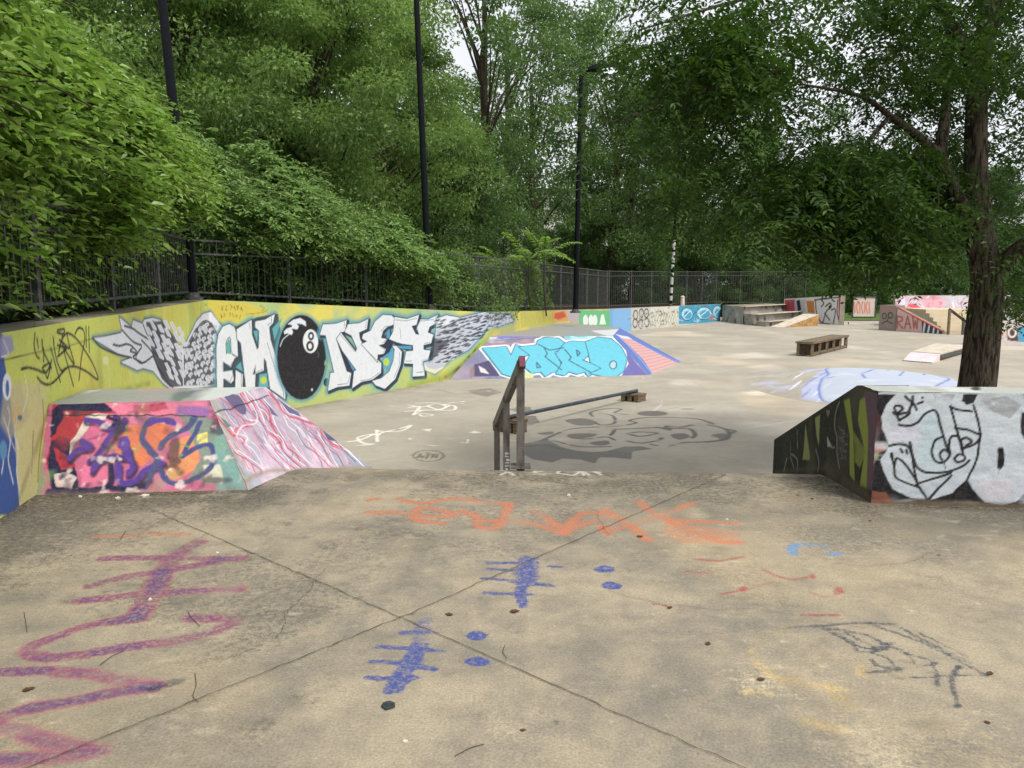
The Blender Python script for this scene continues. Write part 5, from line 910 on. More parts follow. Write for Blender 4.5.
def lamp_post(base, top, r, label, head=(0.55, -0.25), stickers=False):
    root = thing('lamp_post', label, 'street lamp', base, 'lamp posts along the fence')
    base = np.asarray(base, float); top = np.asarray(top, float)
    MB().tube([base, base + (top - base) * .5, top], [r, r * .92, r * .8], 12).build('pole', M_POLE, root)
    s = MB(); s.tube([base, base + (0, 0, .05)], [r * 2.0, r * 2.0], 12); s.tube([base + (0, 0, .05), base + (0, 0, .12)], [r * 1.4, r * 1.15], 12); s.build('base_flange', M_IRON, root)
    h = np.array([head[0], head[1], 0]); hn = h / np.linalg.norm(h)
    MB().tube([top - (0, 0, .05), top + h * .3 + (0, 0, .12), top + h * .75 + (0, 0, .16)], r * .45, 8).build('arm', M_POLE, root)
    c = top + h * 1.25 + (0, 0, .13); side = np.array([-hn[1], hn[0], 0]); s = MB()
    prof = [(-.55, .09, .07), (-.4, .2, .13), (0, .27, .17), (.4, .24, .12), (.56, .11, .05)]; V = []
    for t, w, hh in prof: V += [c + hn * t + side * w * k + np.array([0, 0, zz]) for k, zz in ((-1, 0), (-.7, hh), (.7, hh), (1, 0))]
    F = [[4 * i + j, 4 * i + 4 + j, 4 * i + 5 + j, 4 * i + 1 + j] for i in range(4) for j in range(3)] + [[4 * i + 3, 4 * i + 7, 4 * i + 4, 4 * i] for i in range(4)] + [[0, 1, 2, 3], [19, 18, 17, 16]]
    s.add(V, F); hd = s.build('lamp_head', M_POLE, root)
    s = MB(); s.tube([c + hn * .12 + (0, 0, .0), c + hn * .12 - (0, 0, .07), c + hn * .12 - (0, 0, .1)], [.24, .2, .06], 12); s.build('lens', M_LENS, hd)
    if stickers:
        s = MB(); rr = random.Random(3); z = .3
        while z < 3.4:
            hh = rr.uniform(.15, .55); s.tube([base + (top - base) * (z / (top - base)[2]), base + (top - base) * ((z + hh) / (top - base)[2])], r * 1.02 + .004, 12, cap=False); z += hh + rr.uniform(.05, .22)
        s.build('sticker_wrap', M_WHITE, root)
    return root
def fpt(i, t, off=0.0):
    a, b = FL[i], FL[i + 1]; d = seg_dir(a, b); q = a + (b - a) * t + np.array([-d[1], d[0]]) * off; z = WTOP[i] + (WTOP[i + 1] - WTOP[i]) * t; return (q[0], q[1], z)
b = fpt(0, .995, .02); lamp_post((b[0] + .09, b[1], b[2] + .0), (b[0] - .36, b[1] + .1, 9.2), .078, 'nearest black lamp post, rising from the bright shrubs at the wall corner')
b = (-1.93, 18.15, .93); lamp_post(b, (-2.15, 18.2, 8.2), .078, 'second black lamp post along the wall, behind the white letters', head=(-.5, -.3))
b = (2.02, 24.6, .6); lamp_post(b, (2.12, 24.6, 7.85), .085, 'third black lamp post with its head hanging against a gap of sky', head=(.6, -.1))
b = (6.78, 33.0, .2); b = (7.0, 36.3, .32); lamp_post((8.45, 41.2, .32), (8.75, 41.2, 10.6), .08, 'farthest lamp post, its lower pole wrapped in white stickers', head=(.5, -.2), stickers=True)

# ================================================================== VEGETATION
def leaves(mb, C, D, N, L, Wd, tint, fold=0.18, wide=0.45, droop=0.12):
    """kite leaves: base at C, along D, face normal N"""
    n = len(C); D = D / (np.linalg.norm(D, axis=1, keepdims=True) + 1e-9); S = np.cross(D, N); S /= np.linalg.norm(S, axis=1, keepdims=True) + 1e-9; N = np.cross(S, D)
    L = np.broadcast_to(L, (n,))[:, None]; Wd = np.broadcast_to(Wd, (n,))[:, None]
    m = C + D * L * wide + N * (fold * Wd)
    V = np.stack([C, m + S * Wd * .5, C + D * L - N * L * droop, m - S * Wd * .5], 1).reshape(-1, 3)
    A = np.repeat(np.c_[tint, tint, tint, np.ones(n)], 4, 0)
    mb.add(V, np.arange(4 * n).reshape(-1, 4), 0, A)
def leaves6(mb, C, D, N, L, Wd, tint, fold=0.2, droop=0.2):
    """fuller leaf: two halves folded along the midrib, widest near the base, drawn out to a tip"""
    n = len(C); D = D / (np.linalg.norm(D, axis=1, keepdims=True) + 1e-9); S = np.cross(D, N); S /= np.linalg.norm(S, axis=1, keepdims=True) + 1e-9; N = np.cross(S, D)
    L = np.broadcast_to(L, (n,))[:, None]; Wd = np.broadcast_to(Wd, (n,))[:, None]
    a = C + D * L * .26 + N * fold * Wd; b = C + D * L * .62 + N * (fold * .7 * Wd - droop * .3 * L)
    V = np.stack([C, a + S * Wd * .46, b + S * Wd * .36, C + D * L - N * L * droop, b - S * Wd * .36, a - S * Wd * .46], 1).reshape(-1, 3)
    k = np.arange(n)[:, None] * 6; F = np.stack([k + [0, 1, 2, 3], k + [0, 3, 4, 5]], 1).reshape(-1, 4)
    mb.add(V, F, 0, np.repeat(np.c_[tint, tint, tint, np.ones(n)], 6, 0))
def unit(v): return v / (np.linalg.norm(v, axis=-1, keepdims=True) + 1e-9)
def clump_leaves(mb, c, rad, n, L, tint, r, flat=0.6, out=0.8, up=0.7, droop=0.15, asp=0.5):
    d = unit(r.normal(size=(n, 3))); rr = r.random(n) ** 0.45
    C = c + d * rr[:, None] * np.array([rad, rad, rad * flat])
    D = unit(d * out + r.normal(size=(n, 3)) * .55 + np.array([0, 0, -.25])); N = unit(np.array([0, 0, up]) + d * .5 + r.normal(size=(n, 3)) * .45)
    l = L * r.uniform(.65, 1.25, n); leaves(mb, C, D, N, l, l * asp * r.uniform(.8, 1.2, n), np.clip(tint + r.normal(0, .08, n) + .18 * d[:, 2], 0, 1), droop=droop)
def tree_meshes(seed, H, R, low, n_cl, per, leaf, cr, shape=1.0, trunk=.22, flat=.6):
    """crown mesh and trunk-with-limbs mesh of one kind of tree, base at the origin"""
    r = np.random.default_rng(seed); cm = MB(); tm = MB()
    k = 7; tz = np.linspace(0, H * .8, k); off = np.cumsum(r.normal(0, .09, (k, 2)), 0) * (H / 12); off[0] = 0
    tp = np.c_[off, tz]; tm.tube(np.vstack([[0, 0, -.5], tp]), np.r_[trunk * 1.25, trunk * np.linspace(1, .28, k)], 8)
    for i in range(n_cl):
        t = r.random(); z = low + (H - low) * t; prof = math.sin(math.pi * min(max((t * .86 + .12), 0), 1)) ** .7 * shape
        a = r.random() * 6.283; q = R * prof * (r.random() ** .5)
        c = np.array([math.cos(a) * q, math.sin(a) * q, z]); ti = r.random()
        clump_leaves(cm, c, cr * r.uniform(.6, 1.35), int(per * r.uniform(.6, 1.3)), leaf, ti, r, flat=flat)
        if i % 3 == 0:
            zz = max(z * .72 - .6, H * .12); j = np.interp(zz, tz, np.arange(k)); j0 = int(j); st = tp[j0] + (tp[min(j0 + 1, k - 1)] - tp[j0]) * (j - j0)
            mid = (st + c) / 2 + np.array([0, 0, .25]) + r.normal(0, .15, 3); w = trunk * .32 * (1 - .6 * zz / H); tm.tube([st, mid, c], [w, w * .6, w * .2], 5, cap=False)
    return cm, tm
class Kind:
    def __init__(s, name, mat, bk, **k):
        c, t = tree_meshes(**k); s.name = name; s.crown = c.build('crown', mat, mesh_only=True); s.trunk = t.build('trunk', bk, mesh_only=True, smooth=True); s.H = k['H']
    def place(s, x, y, z, sc, rz, label, group, sz=1.0):
        o = thing(s.name, label, 'tree', (x, y, z), group); o.scale = (sc, sc, sc * sz); o.rotation_euler = (0, 0, rz)
        for nm, me in (('crown', s.crown), ('trunk', s.trunk)): q = bpy.data.objects.new(nm, me); COL.objects.link(q); q.parent = o
        return o
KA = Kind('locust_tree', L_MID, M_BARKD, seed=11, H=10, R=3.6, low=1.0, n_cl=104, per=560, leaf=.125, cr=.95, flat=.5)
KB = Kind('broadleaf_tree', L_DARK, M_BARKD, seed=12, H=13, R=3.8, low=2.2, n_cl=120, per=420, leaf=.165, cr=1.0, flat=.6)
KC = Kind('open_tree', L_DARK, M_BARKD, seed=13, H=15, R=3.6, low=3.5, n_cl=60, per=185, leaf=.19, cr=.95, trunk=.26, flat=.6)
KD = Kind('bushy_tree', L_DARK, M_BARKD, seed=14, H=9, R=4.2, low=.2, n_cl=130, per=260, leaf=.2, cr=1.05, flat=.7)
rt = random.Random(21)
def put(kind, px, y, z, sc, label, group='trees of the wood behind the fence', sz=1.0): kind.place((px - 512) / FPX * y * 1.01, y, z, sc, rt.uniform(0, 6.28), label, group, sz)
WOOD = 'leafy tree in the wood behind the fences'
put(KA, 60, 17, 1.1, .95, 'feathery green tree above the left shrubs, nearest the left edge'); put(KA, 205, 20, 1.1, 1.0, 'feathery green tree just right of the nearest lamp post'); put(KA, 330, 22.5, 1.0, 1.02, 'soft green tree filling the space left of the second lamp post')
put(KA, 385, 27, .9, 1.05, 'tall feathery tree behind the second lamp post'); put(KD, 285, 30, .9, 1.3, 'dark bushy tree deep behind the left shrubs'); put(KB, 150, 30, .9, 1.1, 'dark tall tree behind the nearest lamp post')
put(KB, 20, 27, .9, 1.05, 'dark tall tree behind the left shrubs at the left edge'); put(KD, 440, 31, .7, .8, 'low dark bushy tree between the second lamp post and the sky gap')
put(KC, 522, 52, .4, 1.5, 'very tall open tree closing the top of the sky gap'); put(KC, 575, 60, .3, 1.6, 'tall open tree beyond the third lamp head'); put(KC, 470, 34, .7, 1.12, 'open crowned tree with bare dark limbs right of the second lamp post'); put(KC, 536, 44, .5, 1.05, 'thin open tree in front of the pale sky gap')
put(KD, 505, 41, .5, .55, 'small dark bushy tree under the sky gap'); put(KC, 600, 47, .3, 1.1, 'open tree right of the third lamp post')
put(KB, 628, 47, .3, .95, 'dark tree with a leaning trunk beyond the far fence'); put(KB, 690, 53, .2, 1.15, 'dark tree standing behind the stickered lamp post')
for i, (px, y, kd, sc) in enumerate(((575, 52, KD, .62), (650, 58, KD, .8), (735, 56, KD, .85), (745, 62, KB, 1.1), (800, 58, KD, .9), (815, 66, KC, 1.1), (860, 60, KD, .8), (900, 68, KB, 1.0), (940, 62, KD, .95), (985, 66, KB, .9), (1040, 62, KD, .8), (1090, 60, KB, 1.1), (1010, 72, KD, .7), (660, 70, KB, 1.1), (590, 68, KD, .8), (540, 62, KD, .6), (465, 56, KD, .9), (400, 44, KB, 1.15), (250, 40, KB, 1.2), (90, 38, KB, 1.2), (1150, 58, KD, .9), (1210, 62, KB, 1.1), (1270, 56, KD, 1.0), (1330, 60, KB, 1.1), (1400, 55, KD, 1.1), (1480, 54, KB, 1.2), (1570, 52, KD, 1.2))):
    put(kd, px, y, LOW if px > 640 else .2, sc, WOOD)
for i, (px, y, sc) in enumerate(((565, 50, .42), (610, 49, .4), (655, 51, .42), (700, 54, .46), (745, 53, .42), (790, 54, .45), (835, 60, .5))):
    put(KD, px, y, LOW, sc, 'low bushy growth just behind the far fence', 'bushes behind the far fence')

# bright shrubs climbing over the near fence
def shrub(label, path, seed, n_shoot, leaf, spread, zr, out_push, lower=0.45, loose=60, mat=None, name='climbing_shrub'):
    """arching leafy shoots over a core tinted dark as painted shade, along a stretch of the fence"""
    r = np.random.default_rng(seed); m = MB(); st = MB(); seg, t0, t1 = path
    q0 = np.array(fpt(seg, (t0 + t1) / 2, .9)); root = thing(name, label, 'shrub', q0, 'bright shrubs over the near fence')
    dv = np.array(fpt(seg, t0, -1)) - np.array(fpt(seg, t0, 0)); dv[2] = 0; al = np.array(fpt(seg, t1, 0)) - np.array(fpt(seg, t0, 0)); Ls = np.linalg.norm(al[:2]); al[2] = 0; al /= np.linalg.norm(al)
    bumps = [(r.random(), r.random() ** .8, r.uniform(.13, .34)) for _ in range(int(11 * Ls / 2) + 6)]; wv = r.uniform(0, 6, 4)     # leaf masses that stand proud of the face
    for i in range(n_shoot + loose):
        bt, bh, br = bumps[r.integers(len(bumps))]
        if r.random() < .12: t = r.random(); h = r.random() ** .8; lift = 0
        else:
            t = bt + r.normal(0, br / Ls * .8); h = bh + r.normal(0, .07); lift = .55
            if not (-.03 < t < 1.03 and 0 <= h <= 1.04): continue
        if i >= n_shoot: t = r.random(); h = 0; lift = .1
        tt = t0 + (t1 - t0) * t; zmax = zr[0] + (zr[1] - zr[0]) * t + .22 * math.sin(wv[0] + t * Ls * 2.1) + .16 * math.sin(wv[1] + t * Ls * 4.7) + r.exponential(.1); base = np.array(fpt(seg, tt, 0)); z = base[2] + lower + (zmax - base[2] - lower) * h
        if i >= n_shoot: z = base[2] + .12 + (lower + .2) * r.random() ** .6
        o = spread * (.3 + 1.05 * h * h) - out_push * math.sin(math.pi * min(1, h * 1.15 + .08)) - lift * r.random() + r.uniform(.0, .3)
        c = np.array(fpt(seg, tt, o)); c[2] = z
        n = int(r.integers(9, 16)); L = r.uniform(.35, .75); d0 = unit(dv * r.uniform(.4, 1) + al * r.normal(0, .7) + np.array([0, 0, r.uniform(-.1, .45)])); u = np.linspace(0, 1, n)[:, None]
        C = c + d0 * (L * u) - np.array([0, 0, 1]) * (L * .38 * u * u); C = C - d0 * L * .5
        sd = unit(np.cross(d0, [0, 0, 1.0])); alt = np.where(np.arange(n) % 2 == 0, 1, -1)[:, None]
        D = unit(sd * alt * r.uniform(.5, .9) + d0 * .7 - np.array([0, 0, .22]) * (u + .35) + r.normal(0, .25, (n, 3))); N = unit(np.array([0, 0, 1.0]) + dv * .38 + r.normal(0, .30, (n, 3)) + sd * alt * .2)
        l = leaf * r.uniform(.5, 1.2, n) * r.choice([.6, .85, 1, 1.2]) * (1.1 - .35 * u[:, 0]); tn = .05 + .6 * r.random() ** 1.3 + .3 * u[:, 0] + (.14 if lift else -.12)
        leaves6(m, C, D, N, l, l * r.uniform(.42, .6, n), np.clip(tn + r.normal(0, .08, n), 0, 1))
        if i % 5 == 0: m.tube(C[::4], .006, 4, mat=1, cap=False)
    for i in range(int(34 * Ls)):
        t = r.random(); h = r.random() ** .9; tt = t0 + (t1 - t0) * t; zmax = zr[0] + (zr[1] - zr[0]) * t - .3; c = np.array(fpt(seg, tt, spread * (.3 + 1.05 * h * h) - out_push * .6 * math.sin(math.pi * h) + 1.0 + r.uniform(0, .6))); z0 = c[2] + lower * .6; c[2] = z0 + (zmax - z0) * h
        clump_leaves(m, c, .38, 60, .14, .03, r, flat=1, asp=.6)  # inner leaves tinted near black, painting in the shade of the gaps
    m.build('foliage', [mat or L_BRIGHT, M_STEM], root); return root
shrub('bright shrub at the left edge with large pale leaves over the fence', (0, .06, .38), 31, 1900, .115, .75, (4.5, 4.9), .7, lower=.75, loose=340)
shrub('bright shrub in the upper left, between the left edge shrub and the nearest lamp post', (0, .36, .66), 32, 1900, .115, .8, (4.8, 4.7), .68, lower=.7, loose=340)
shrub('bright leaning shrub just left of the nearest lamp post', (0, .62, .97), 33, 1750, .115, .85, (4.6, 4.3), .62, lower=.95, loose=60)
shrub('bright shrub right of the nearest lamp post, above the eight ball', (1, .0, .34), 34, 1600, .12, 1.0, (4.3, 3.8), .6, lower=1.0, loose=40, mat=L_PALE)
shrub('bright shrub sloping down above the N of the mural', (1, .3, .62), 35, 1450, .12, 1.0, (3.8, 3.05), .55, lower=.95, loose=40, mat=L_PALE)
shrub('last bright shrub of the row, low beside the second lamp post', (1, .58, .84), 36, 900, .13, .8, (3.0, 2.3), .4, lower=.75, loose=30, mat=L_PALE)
# darker ivy and undergrowth in and behind the pickets
def ivy(label, path, seed, n, per, leaf, zr, mat=L_MID, o0=.05, o1=.7, group='undergrowth behind the near fence', name='ivy_growth'):
    r = np.random.default_rng(seed); m = MB(); seg, t0, t1 = path; q0 = np.array(fpt(seg, (t0 + t1) / 2, .5)); root = thing(name, label, 'ivy', q0, group)
    for i in range(n):
        t = t0 + (t1 - t0) * r.random(); c = np.array(fpt(seg, t, r.uniform(o0, o1))); c[2] += r.uniform(zr[0], zr[1]); clump_leaves(m, c, r.uniform(.16, .34), per, leaf, r.random() * .8, r, flat=1.0, asp=.6)
    m.build('foliage', mat, root); return root
ivy('dark ivy behind the fence pickets above the yellow stretch of wall', (0, .05, .99), 41, 170, 70, .075, (.1, 1.2), L_DARK, .18, 1.2)
ivy('dark ivy in the fence above the white letters', (1, .0, .6), 42, 210, 75, .075, (.0, 1.4), L_DARK, .06, 1.1)
ivy('ivy thick in the fence above the right wing, around the second lamp post', (1, .58, 1.0), 43, 210, 75, .08, (.0, 1.35), L_MID, .0, .8)
ivy('ragged ivy in the fence left of the third lamp post', (2, .0, .26), 44, 110, 75, .09, (.1, 1.2), L_MID, .1, .6)
ivy('leafy scramble at the foot of the third lamp post', (2, .2, .42), 45, 80, 70, .1, (.1, 1.5), L_MID, .1, .7)
ivy('moss and weeds along the top of the wall beside the K of the bank', (2, .0, .14), 46, 16, 50, .05, (-.02, .08), L_MID, -.35, -.05)
# hedge added in dark leaf colour so that the fence reads against deep shade
def hedge(label, path, seed, n, off, zr, group='hedge masses added for shade behind the near fence'):
    r = np.random.default_rng(seed); m = MB(); seg, t0, t1 = path; q0 = np.array(fpt(seg, (t0 + t1) / 2, off)); root = thing('hedge', label, 'hedge', q0, group)
    for i in range(n):
        t = t0 + (t1 - t0) * r.random(); c = np.array(fpt(seg, t, off + r.uniform(-.45, .9))); c[2] += r.uniform(*zr); clump_leaves(m, c, .5, 120, .16, r.random() * .4, r, flat=1, asp=.6)
    m.build('foliage', L_DARK, root)
hedge('dark hedge added as shade behind the left shrubs', (0, .0, 1.0), 51, 200, 2.1, (0, 2.4)); hedge('dark hedge added as shade behind the fence above the letters', (1, .0, 1.0), 52, 170, 2.2, (0, 1.9)); hedge('dark hedge added as shade behind the fence around the third lamp post', (2, .0, .6), 53, 120, 2.6, (0, 1.5))

# sumac-like sapling with long feathered fronds over the fence
def fronds(m, st, base, tips, r, L=.16, tint=.75):
    for tip in tips:
        tip = np.asarray(tip, float); base = np.asarray(base, float); mid = (base + tip) / 2 + (0, 0, .3); t = np.linspace(0, 1, 15)[:, None]
        c = base * (1 - t) ** 2 + 2 * mid * t * (1 - t) + tip * t ** 2; st.tube(c[::3], np.linspace(.012, .004, 5), 5, cap=False)
        tg = unit(np.gradient(c, axis=0)); side = unit(np.cross(tg, [0, 0, 1.0]))
        for s in (-1, 1):
            n = len(c); leaves(m, c, side * s + tg * .35 + r.normal(0, .1, (n, 3)), np.tile([0, 0, 1.0], (n, 1)) + r.normal(0, .15, (n, 3)), L * (1.15 - .5 * t[:, 0]) * 1.5, L * .5, np.clip(tint + r.normal(0, .1, n), 0, 1), droop=.25)
r = np.random.default_rng(61); sp = thing('sumac_sapling', 'pale sapling with long feathered fronds leaning over the fence left of the third lamp post', 'plant', (.6, 24.2, .6))
m, st = MB(), MB()
for bx, by, bz, tips in (((.5, 23.6, 2.1, [(-.2, 22.9, 3.0), (1.2, 23, 2.5), (.3, 22.8, 2.5), (1.4, 23.8, 2.9)])), ((1.0, 24.2, 2.3, [(2.0, 23.4, 2.75), (1.6, 23.2, 2.3), (.4, 23.6, 3.1), (1.9, 24.0, 2.2), (1.0, 23.2, 2.9)])), ((-.2, 23.0, 1.9, [(-1.1, 22.4, 2.4), (-.6, 22.0, 2.2), (.2, 22.1, 2.3), (-.9, 22.9, 2.6)]))):
    st = MB(); st.tube([(bx + .1, by + .4, .5), (bx, by + .1, 1.3), (bx, by, bz)], [.03, .02, .014], 6); st.build('stem', M_STEM, sp)
    for tip in tips: st = MB(); fronds(m, st, (bx, by, bz), [tip], r); st.build('frond_stalk', M_STEM, sp)
m.build('frond', L_BRIGHT, sp)

# ---- the locust tree over the right block
ft = thing('locust_tree', 'large dark tree with furrowed trunk behind the right block, crown overhanging the court', 'tree', (5.15, 8.5, LOW))
def P_(px, py, y): return on_y(px, py, y)
m = MB(); YT = 8.5
tr = [P_(972, 420, YT), P_(977, 385, YT), P_(983, 330, YT), P_(987, 282, YT), P_(980, 235, YT), P_(976, 180, YT), P_(977, 100, YT), P_(985, 30, YT), P_(992, -60, YT), P_(985, -160, YT)]
tr = [np.array([tr[0][0] - .12, YT, LOW - .1]), np.array([tr[0][0] - .05, YT, LOW + .35])] + tr[1:]
m.tube(smooth_path(tr, k=4), np.interp(np.linspace(0, 1, 41), [0, .1, .2, .4, .6, 1], [.30, .215, .19, .165, .12, .05])[:len(smooth_path(tr, k=4))], 20)
def limb(pts, r0, r1, n=10): q = smooth_path(np.array(pts), k=5); m.tube(q, np.linspace(r0, r1, len(q)), n, cap=False)
limb([P_(976, 222, YT), P_(958, 199, YT - .1), P_(940, 157, YT - .2), P_(932, 149, YT - .25), P_(909, 129, YT - .5), P_(890, 116, YT - .8), P_(860, 96, YT - 1.1), P_(800, 84, YT - 1.5)], .085, .008)
limb([P_(939, 158, YT - .2), P_(944, 126, YT - .1), P_(946, 100, YT), P_(950, 40, YT + .2), P_(935, -40, YT + .4)], .07, .02)
limb([P_(988, 290, YT), P_(1000, 267, YT - .1), P_(1024, 246, YT - .3), P_(1070, 215, YT - .6), P_(1150, 170, YT - 1)], .12, .05)
limb([P_(978, 90, YT), P_(960, 40, YT - .1), P_(935, 0, YT - .2), P_(900, -60, YT - .4)], .07, .03); limb([P_(982, 60, YT), P_(1000, 0, YT), P_(1020, -60, YT)], .08, .03)
limb([P_(890, 116, YT - .8), P_(862, 150, YT - .9), P_(845, 190, YT - 1), P_(835, 235, YT - 1)], .025, .006, 6); limb([P_(780, 70, YT - 1.8), P_(710, 88, YT - 2), P_(690, 100, YT - 2), P_(652, 110, YT - 2.1), P_(600, 125, YT - 2.2)], .02, .005, 6)
limb([P_(918, 145, YT - .4), P_(920, 165, YT - .4), P_(938, 190, YT - .5), P_(935, 240, YT - .6)], .018, .006, 6); limb([P_(935, 0, YT - .2), P_(840, -20, YT - 1), P_(740, 0, YT - 1.6), P_(640, 30, YT - 2)], .035, .006, 7)
m.build('trunk', M_BARK, ft, smooth=True)
r = np.random.default_rng(71); cm = MB()
def frond_cloud(C, r, L0=.30, leaf=.07, pairs=6, tint=None, dirs=None):
    n = len(C); d = unit(np.c_[r.normal(size=(n, 2)), r.normal(-.4, .35, n)]) if dirs is None else dirs
    up = unit(np.c_[r.normal(0, .4, (n, 2)), np.ones(n)]); side = unit(np.cross(d, up)); L = L0 * r.uniform(.6, 1.2, n); ti = np.clip(r.random(n) * .7 + .1, 0, 1) if tint is None else tint
    for k in range(pairs):
        t = (k + .6) / pairs; c = C + d * (L * t)[:, None] - np.array([0, 0, 1]) * (L * .4 * t * t)[:, None]
        for s in (-1, 1):
            l = leaf * r.uniform(.75, 1.25, n) * (1 - .35 * abs(t - .45)); leaves(cm, c, side * s + d * .45 + np.array([0, 0, -.25]) + r.normal(0, .16, (n, 3)), up + r.normal(0, .3, (n, 3)), l, l * .44, ti, fold=.12, droop=.1)
def region(n, poly, y0, y1, spread=.2, per=16, tb=0.0, **k):
    """sprays of pinnate leaves; each spray hangs at its own distance inside the crown"""
    q = np.array(poly, float); lo, hi = q.min(0), q.max(0); c = 0
    while c < n:
        x, y = lo + (hi - lo) * r.random(2); ins = False
        for (x1, y1_), (x2, y2_) in zip(q, np.roll(q, -1, 0)):
            if (y1_ > y) != (y2_ > y) and x < (x2 - x1) * (y - y1_) / (y2_ - y1_) + x1: ins = not ins
        if not ins: continue
        c += 1; dp = r.uniform(y0, y1)
        if (925 < x < 1030 and y > 95 or 885 < x < 1000 and 100 < y < 215) and dp < 8.9 and r.random() < .9: dp = r.uniform(8.9, 9.8)
        cen = P_(x, y, dp); sp = spread * r.uniform(.6, 1.3); C = cen + r.normal(0, 1, (per, 3)) * np.array([sp * 1.3, sp, sp * .55]); ti = np.clip(r.random() ** 1.3 * .9 + tb + r.normal(0, .08, per), 0, 1); frond_cloud(C, r, tint=ti, **k)
region(92, [(610, 80), (670, 30), (750, 10), (770, 120), (760, 235), (700, 238), (645, 205), (612, 160)], 6.2, 9.0, per=14, tb=.12, spread=.17)
region(50, [(635, -20), (780, -20), (770, 90), (690, 110), (640, 60)], 6.0, 8.5, per=14, spread=.17)
region(250, [(775, 180), (810, 150), (900, 150), (955, 170), (965, 252), (900, 264), (850, 258), (800, 240), (765, 215)], 6.6, 9.6, per=16, spread=.17)
region(45, [(760, 30), (900, 20), (960, 60), (960, 170), (860, 160), (770, 130)], 6.6, 9.5, per=10)
region(62, [(860, -20), (1024, -20), (1024, 60), (960, 80), (880, 60)], 6.8, 9.8, per=15)
region(38, [(1010, 60), (1050, 60), (1050, 290), (1020, 290), (1010, 230)], 7.0, 9.5, per=11, spread=.16)
region(14, [(1005, 285), (1040, 285), (1040, 312), (1010, 305)], 7.2, 9.0, per=9, spread=.12)
region(55, [(830, 60), (1000, 60), (1000, 220), (850, 190)], 8.9, 10.8, per=14)
# rest of the crown above and to the right (out of the picture, it shades the block)
for i in range(230):
    c = np.array([5.6, 8.3, 5.3]) + unit(r.normal(size=3)) * (r.random() ** .5) * np.array([4.2, 3.4, 2.1])
    if c[2] < 4.1 and c[0] < 4.6: continue
    frond_cloud(c + r.normal(0, .3, (12, 3)), r, leaf=.085, pairs=4)
cm.build('crown', L_LOCUST, ft)

# ================================================================== PALE BUILDINGS BEYOND THE WOOD
def building(name, label, x, y, w, d, h, col, rows, cols, rz=0, awning=None):
    root = thing(name, label, 'building', (x, y, LOW)); mw = simple(name + '_render', col, [c * .93 for c in col], sc=.8, rough=.8); mg = simple(name + '_glass', (70, 78, 88), (98, 106, 116), sc=.6, rough=.2)
    cx, sx = math.cos(rz), math.sin(rz); T = lambda u, v: (x + u * cx - v * sx, y + u * sx + v * cx)
    MB().box((x, y, LOW + h / 2), (w, d, h), rz).build('wall', mw, root); MB().box((x, y, LOW + h + .2), (w + .5, d + .5, .4), rz).build('roof', M_IRON, root)
    for i in range(rows):
        for j in range(cols):
            q = T(-w / 2 + w * (j + .5) / cols, -d / 2 - .03); MB().box((*q, LOW + h * (i + .55) / rows), (w / cols * .5, .1, h / rows * .5), rz).build('window', mg, root)
    if awning is not None: q = T(0, -d / 2 - .7); MB().box((*q, LOW + h * .62), (w * .9, 1.3, .8), rz).build('awning', simple('green_awning', awning, None, sc=3), root)
building('apartment_building', 'pale building glimpsed through the sky gap behind the third lamp post', 3, 98, 22, 9, 13, (214, 208, 204), 4, 7)
building('shop_building', 'white building with green awning glimpsed right of the tree trunk', 58, 86, 16, 8, 12, (220, 220, 222), 3, 5, awning=(70, 150, 120))

# ================================================================== LITTER ON THE DECK
def dry_leaf(px, py, size, rz, mat, label, group='fallen leaves on the deck'):
    c = on_z(px, py, 0); rr = np.random.default_rng(int(px * 7 + py)); n = 9; t = np.linspace(0, 1, n); w = np.sin(np.pi * t ** .8) * .32
    V = []; 
    for i in range(n):
        for s in (-1, 0, 1): V.append((t[i] - .5, s * w[i] * (1 + rr.normal(0, .12)), .012 + .16 * abs(s) * w[i] + .12 * (t[i] - .5) ** 2 + .02 * rr.random()))
    V = np.array(V) * size; ca, sa = math.cos(rz), math.sin(rz); V = np.c_[V[:, 0] * ca - V[:, 1] * sa, V[:, 0] * sa + V[:, 1] * ca, V[:, 2] + .003] + c
    F = [[3 * i + j, 3 * i + 3 + j, 3 * i + 4 + j, 3 * i + 1 + j] for i in range(n - 1) for j in (0, 1)]
    m = MB(); m.add(V, F); o = m.build('fallen_leaf', mat, origin=c); tag(o, label, 'leaf', group)
LEAFSC = .68
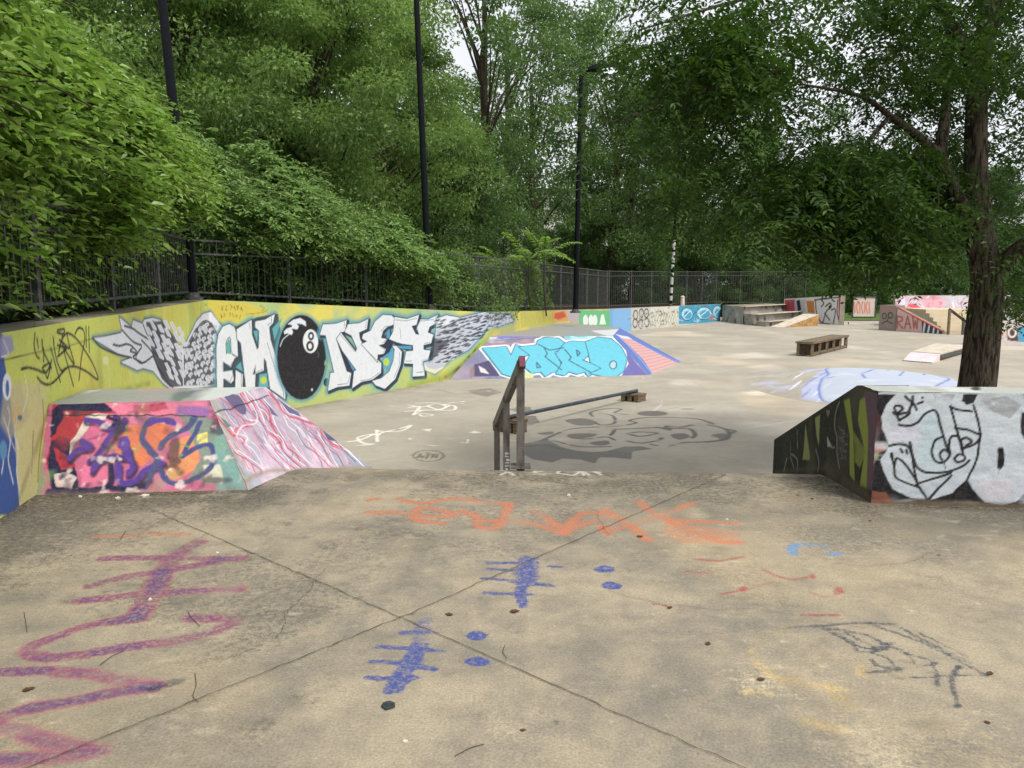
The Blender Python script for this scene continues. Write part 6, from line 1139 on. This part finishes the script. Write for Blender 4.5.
for a in ((640, 537, .07, .4, L_DRY, 'brown fallen leaf on the orange writing'), (990, 674, .055, .9, L_DRY, 'rust brown curled leaf at the end of the grey scrawl'), (515, 612, .075, .2, L_DRY, 'brown leaf lying under the upper blue tally mark'), (449, 615, .06, 2.8, L_DRY, 'dark leaf lying right of where the slab joints cross'),
          (670, 608, .05, .5, L_DRY, 'small dark leaf left of the faint yellow circle'), (708, 644, .05, 1.2, L_DRY, 'small brown leaf by the left edge of the yellow circle'), (798, 495, .06, .3, L_DRY2, 'yellow brown leaf before the dark side of the right block'), (761, 680, .05, 0, L_DRY, 'small reddish leaf inside the faint yellow circle'),
          (812, 499, .045, 1.6, L_DRY, 'small brown leaf close to the foot of the right block'), (939, 555, .04, .6, L_DRY2, 'small yellow leaf on the deck below the white block'), (576, 499, .05, .1, L_DRY2, 'pale leaf above the middle of the orange word'), (29, 690, .07, .5, L_DRY, 'brown leaf between the violet letters at the left edge'),
          (870, 521, .04, .9, L_DRY, 'tiny dark leaf below the right block'), (523, 731, .035, .2, L_DRY, 'tiny brown leaf near the bottom middle of the deck'), (987, 723, .035, 2.2, L_DRY, 'tiny dark leaf near the bottom right corner')): dry_leaf(a[0], a[1], a[2] * LEAFSC, *a[3:])
c = on_z(388, 707, 0); s = MB(); V = np.array([(-.022, -.004, .004), (-.004, -.024, .003), (.024, -.008, .005), (.020, .014, .004), (.002, .024, .006), (-.018, .018, .004)]) * 1.15; s.add(np.vstack([V + c, V + c + (0, 0, .003)]), [[5, 4, 3, 2, 1, 0], [6, 7, 8, 9, 10, 11]] + [[i, (i + 1) % 6, 6 + (i + 1) % 6, 6 + i] for i in range(6)])
tag(s.build('rubber_scrap', simple('black_green_rubber', (38, 46, 46), (54, 62, 60), sc=40), origin=c), 'black scrap lying below the lower blue tally mark', 'scrap')
for i, (pts, lb) in enumerate((([(188, 612), (192, 618), (200, 626)], 'forked twig on the violet letters'), ([(195, 673), (196, 685), (193, 696), (199, 702)], 'reddish twig beside the long slab joint'), ([(455, 756), (470, 748), (484, 744)], 'thin curved twig at the bottom edge'), ([(100, 665), (112, 656), (124, 651)], 'thin twig below the violet loop'), ([(24, 612), (26, 624), (27, 632)], 'short dark twig at the left edge'), ([(505, 645), (503, 652), (507, 658)], 'small curled twig right of the blue dots'), ([(120, 540), (124, 533), (126, 531)], 'tiny twig on the faint orange mark'))):
    q = np.array([on_z(x, y, .006) for x, y in pts]); m = MB(); m.tube(smooth_path(q), .0013, 5)
    tag(m.build('twig', M_WOODD, origin=q[0]), lb, 'twig', 'twigs on the deck')
M_PEB = simple('pale_grit', (212, 204, 188), (180, 170, 150), sc=40)
for i, (px, py, s_) in enumerate(((150, 600, .012), (145, 497, .03), (118, 499, .02), (727, 520, .012), (217, 553, .01), (569, 496, .02), (405, 742, .01), (80, 497, .016))):
    c = on_z(px, py, 0); rr = np.random.default_rng(i); m = MB(); m.tube([c, c + (0, 0, s_ * .5), c + (0, 0, s_ * .8)], [s_ * .9, s_ * .8, s_ * .3], 6); m.V[-1] = m.V[-1] + rr.normal(0, s_ * .12, m.V[-1].shape)
    tag(m.build('pebble', M_PEB, origin=c), 'small pale chip of grit lying on the deck', 'chip', 'pale chips of grit on the deck')
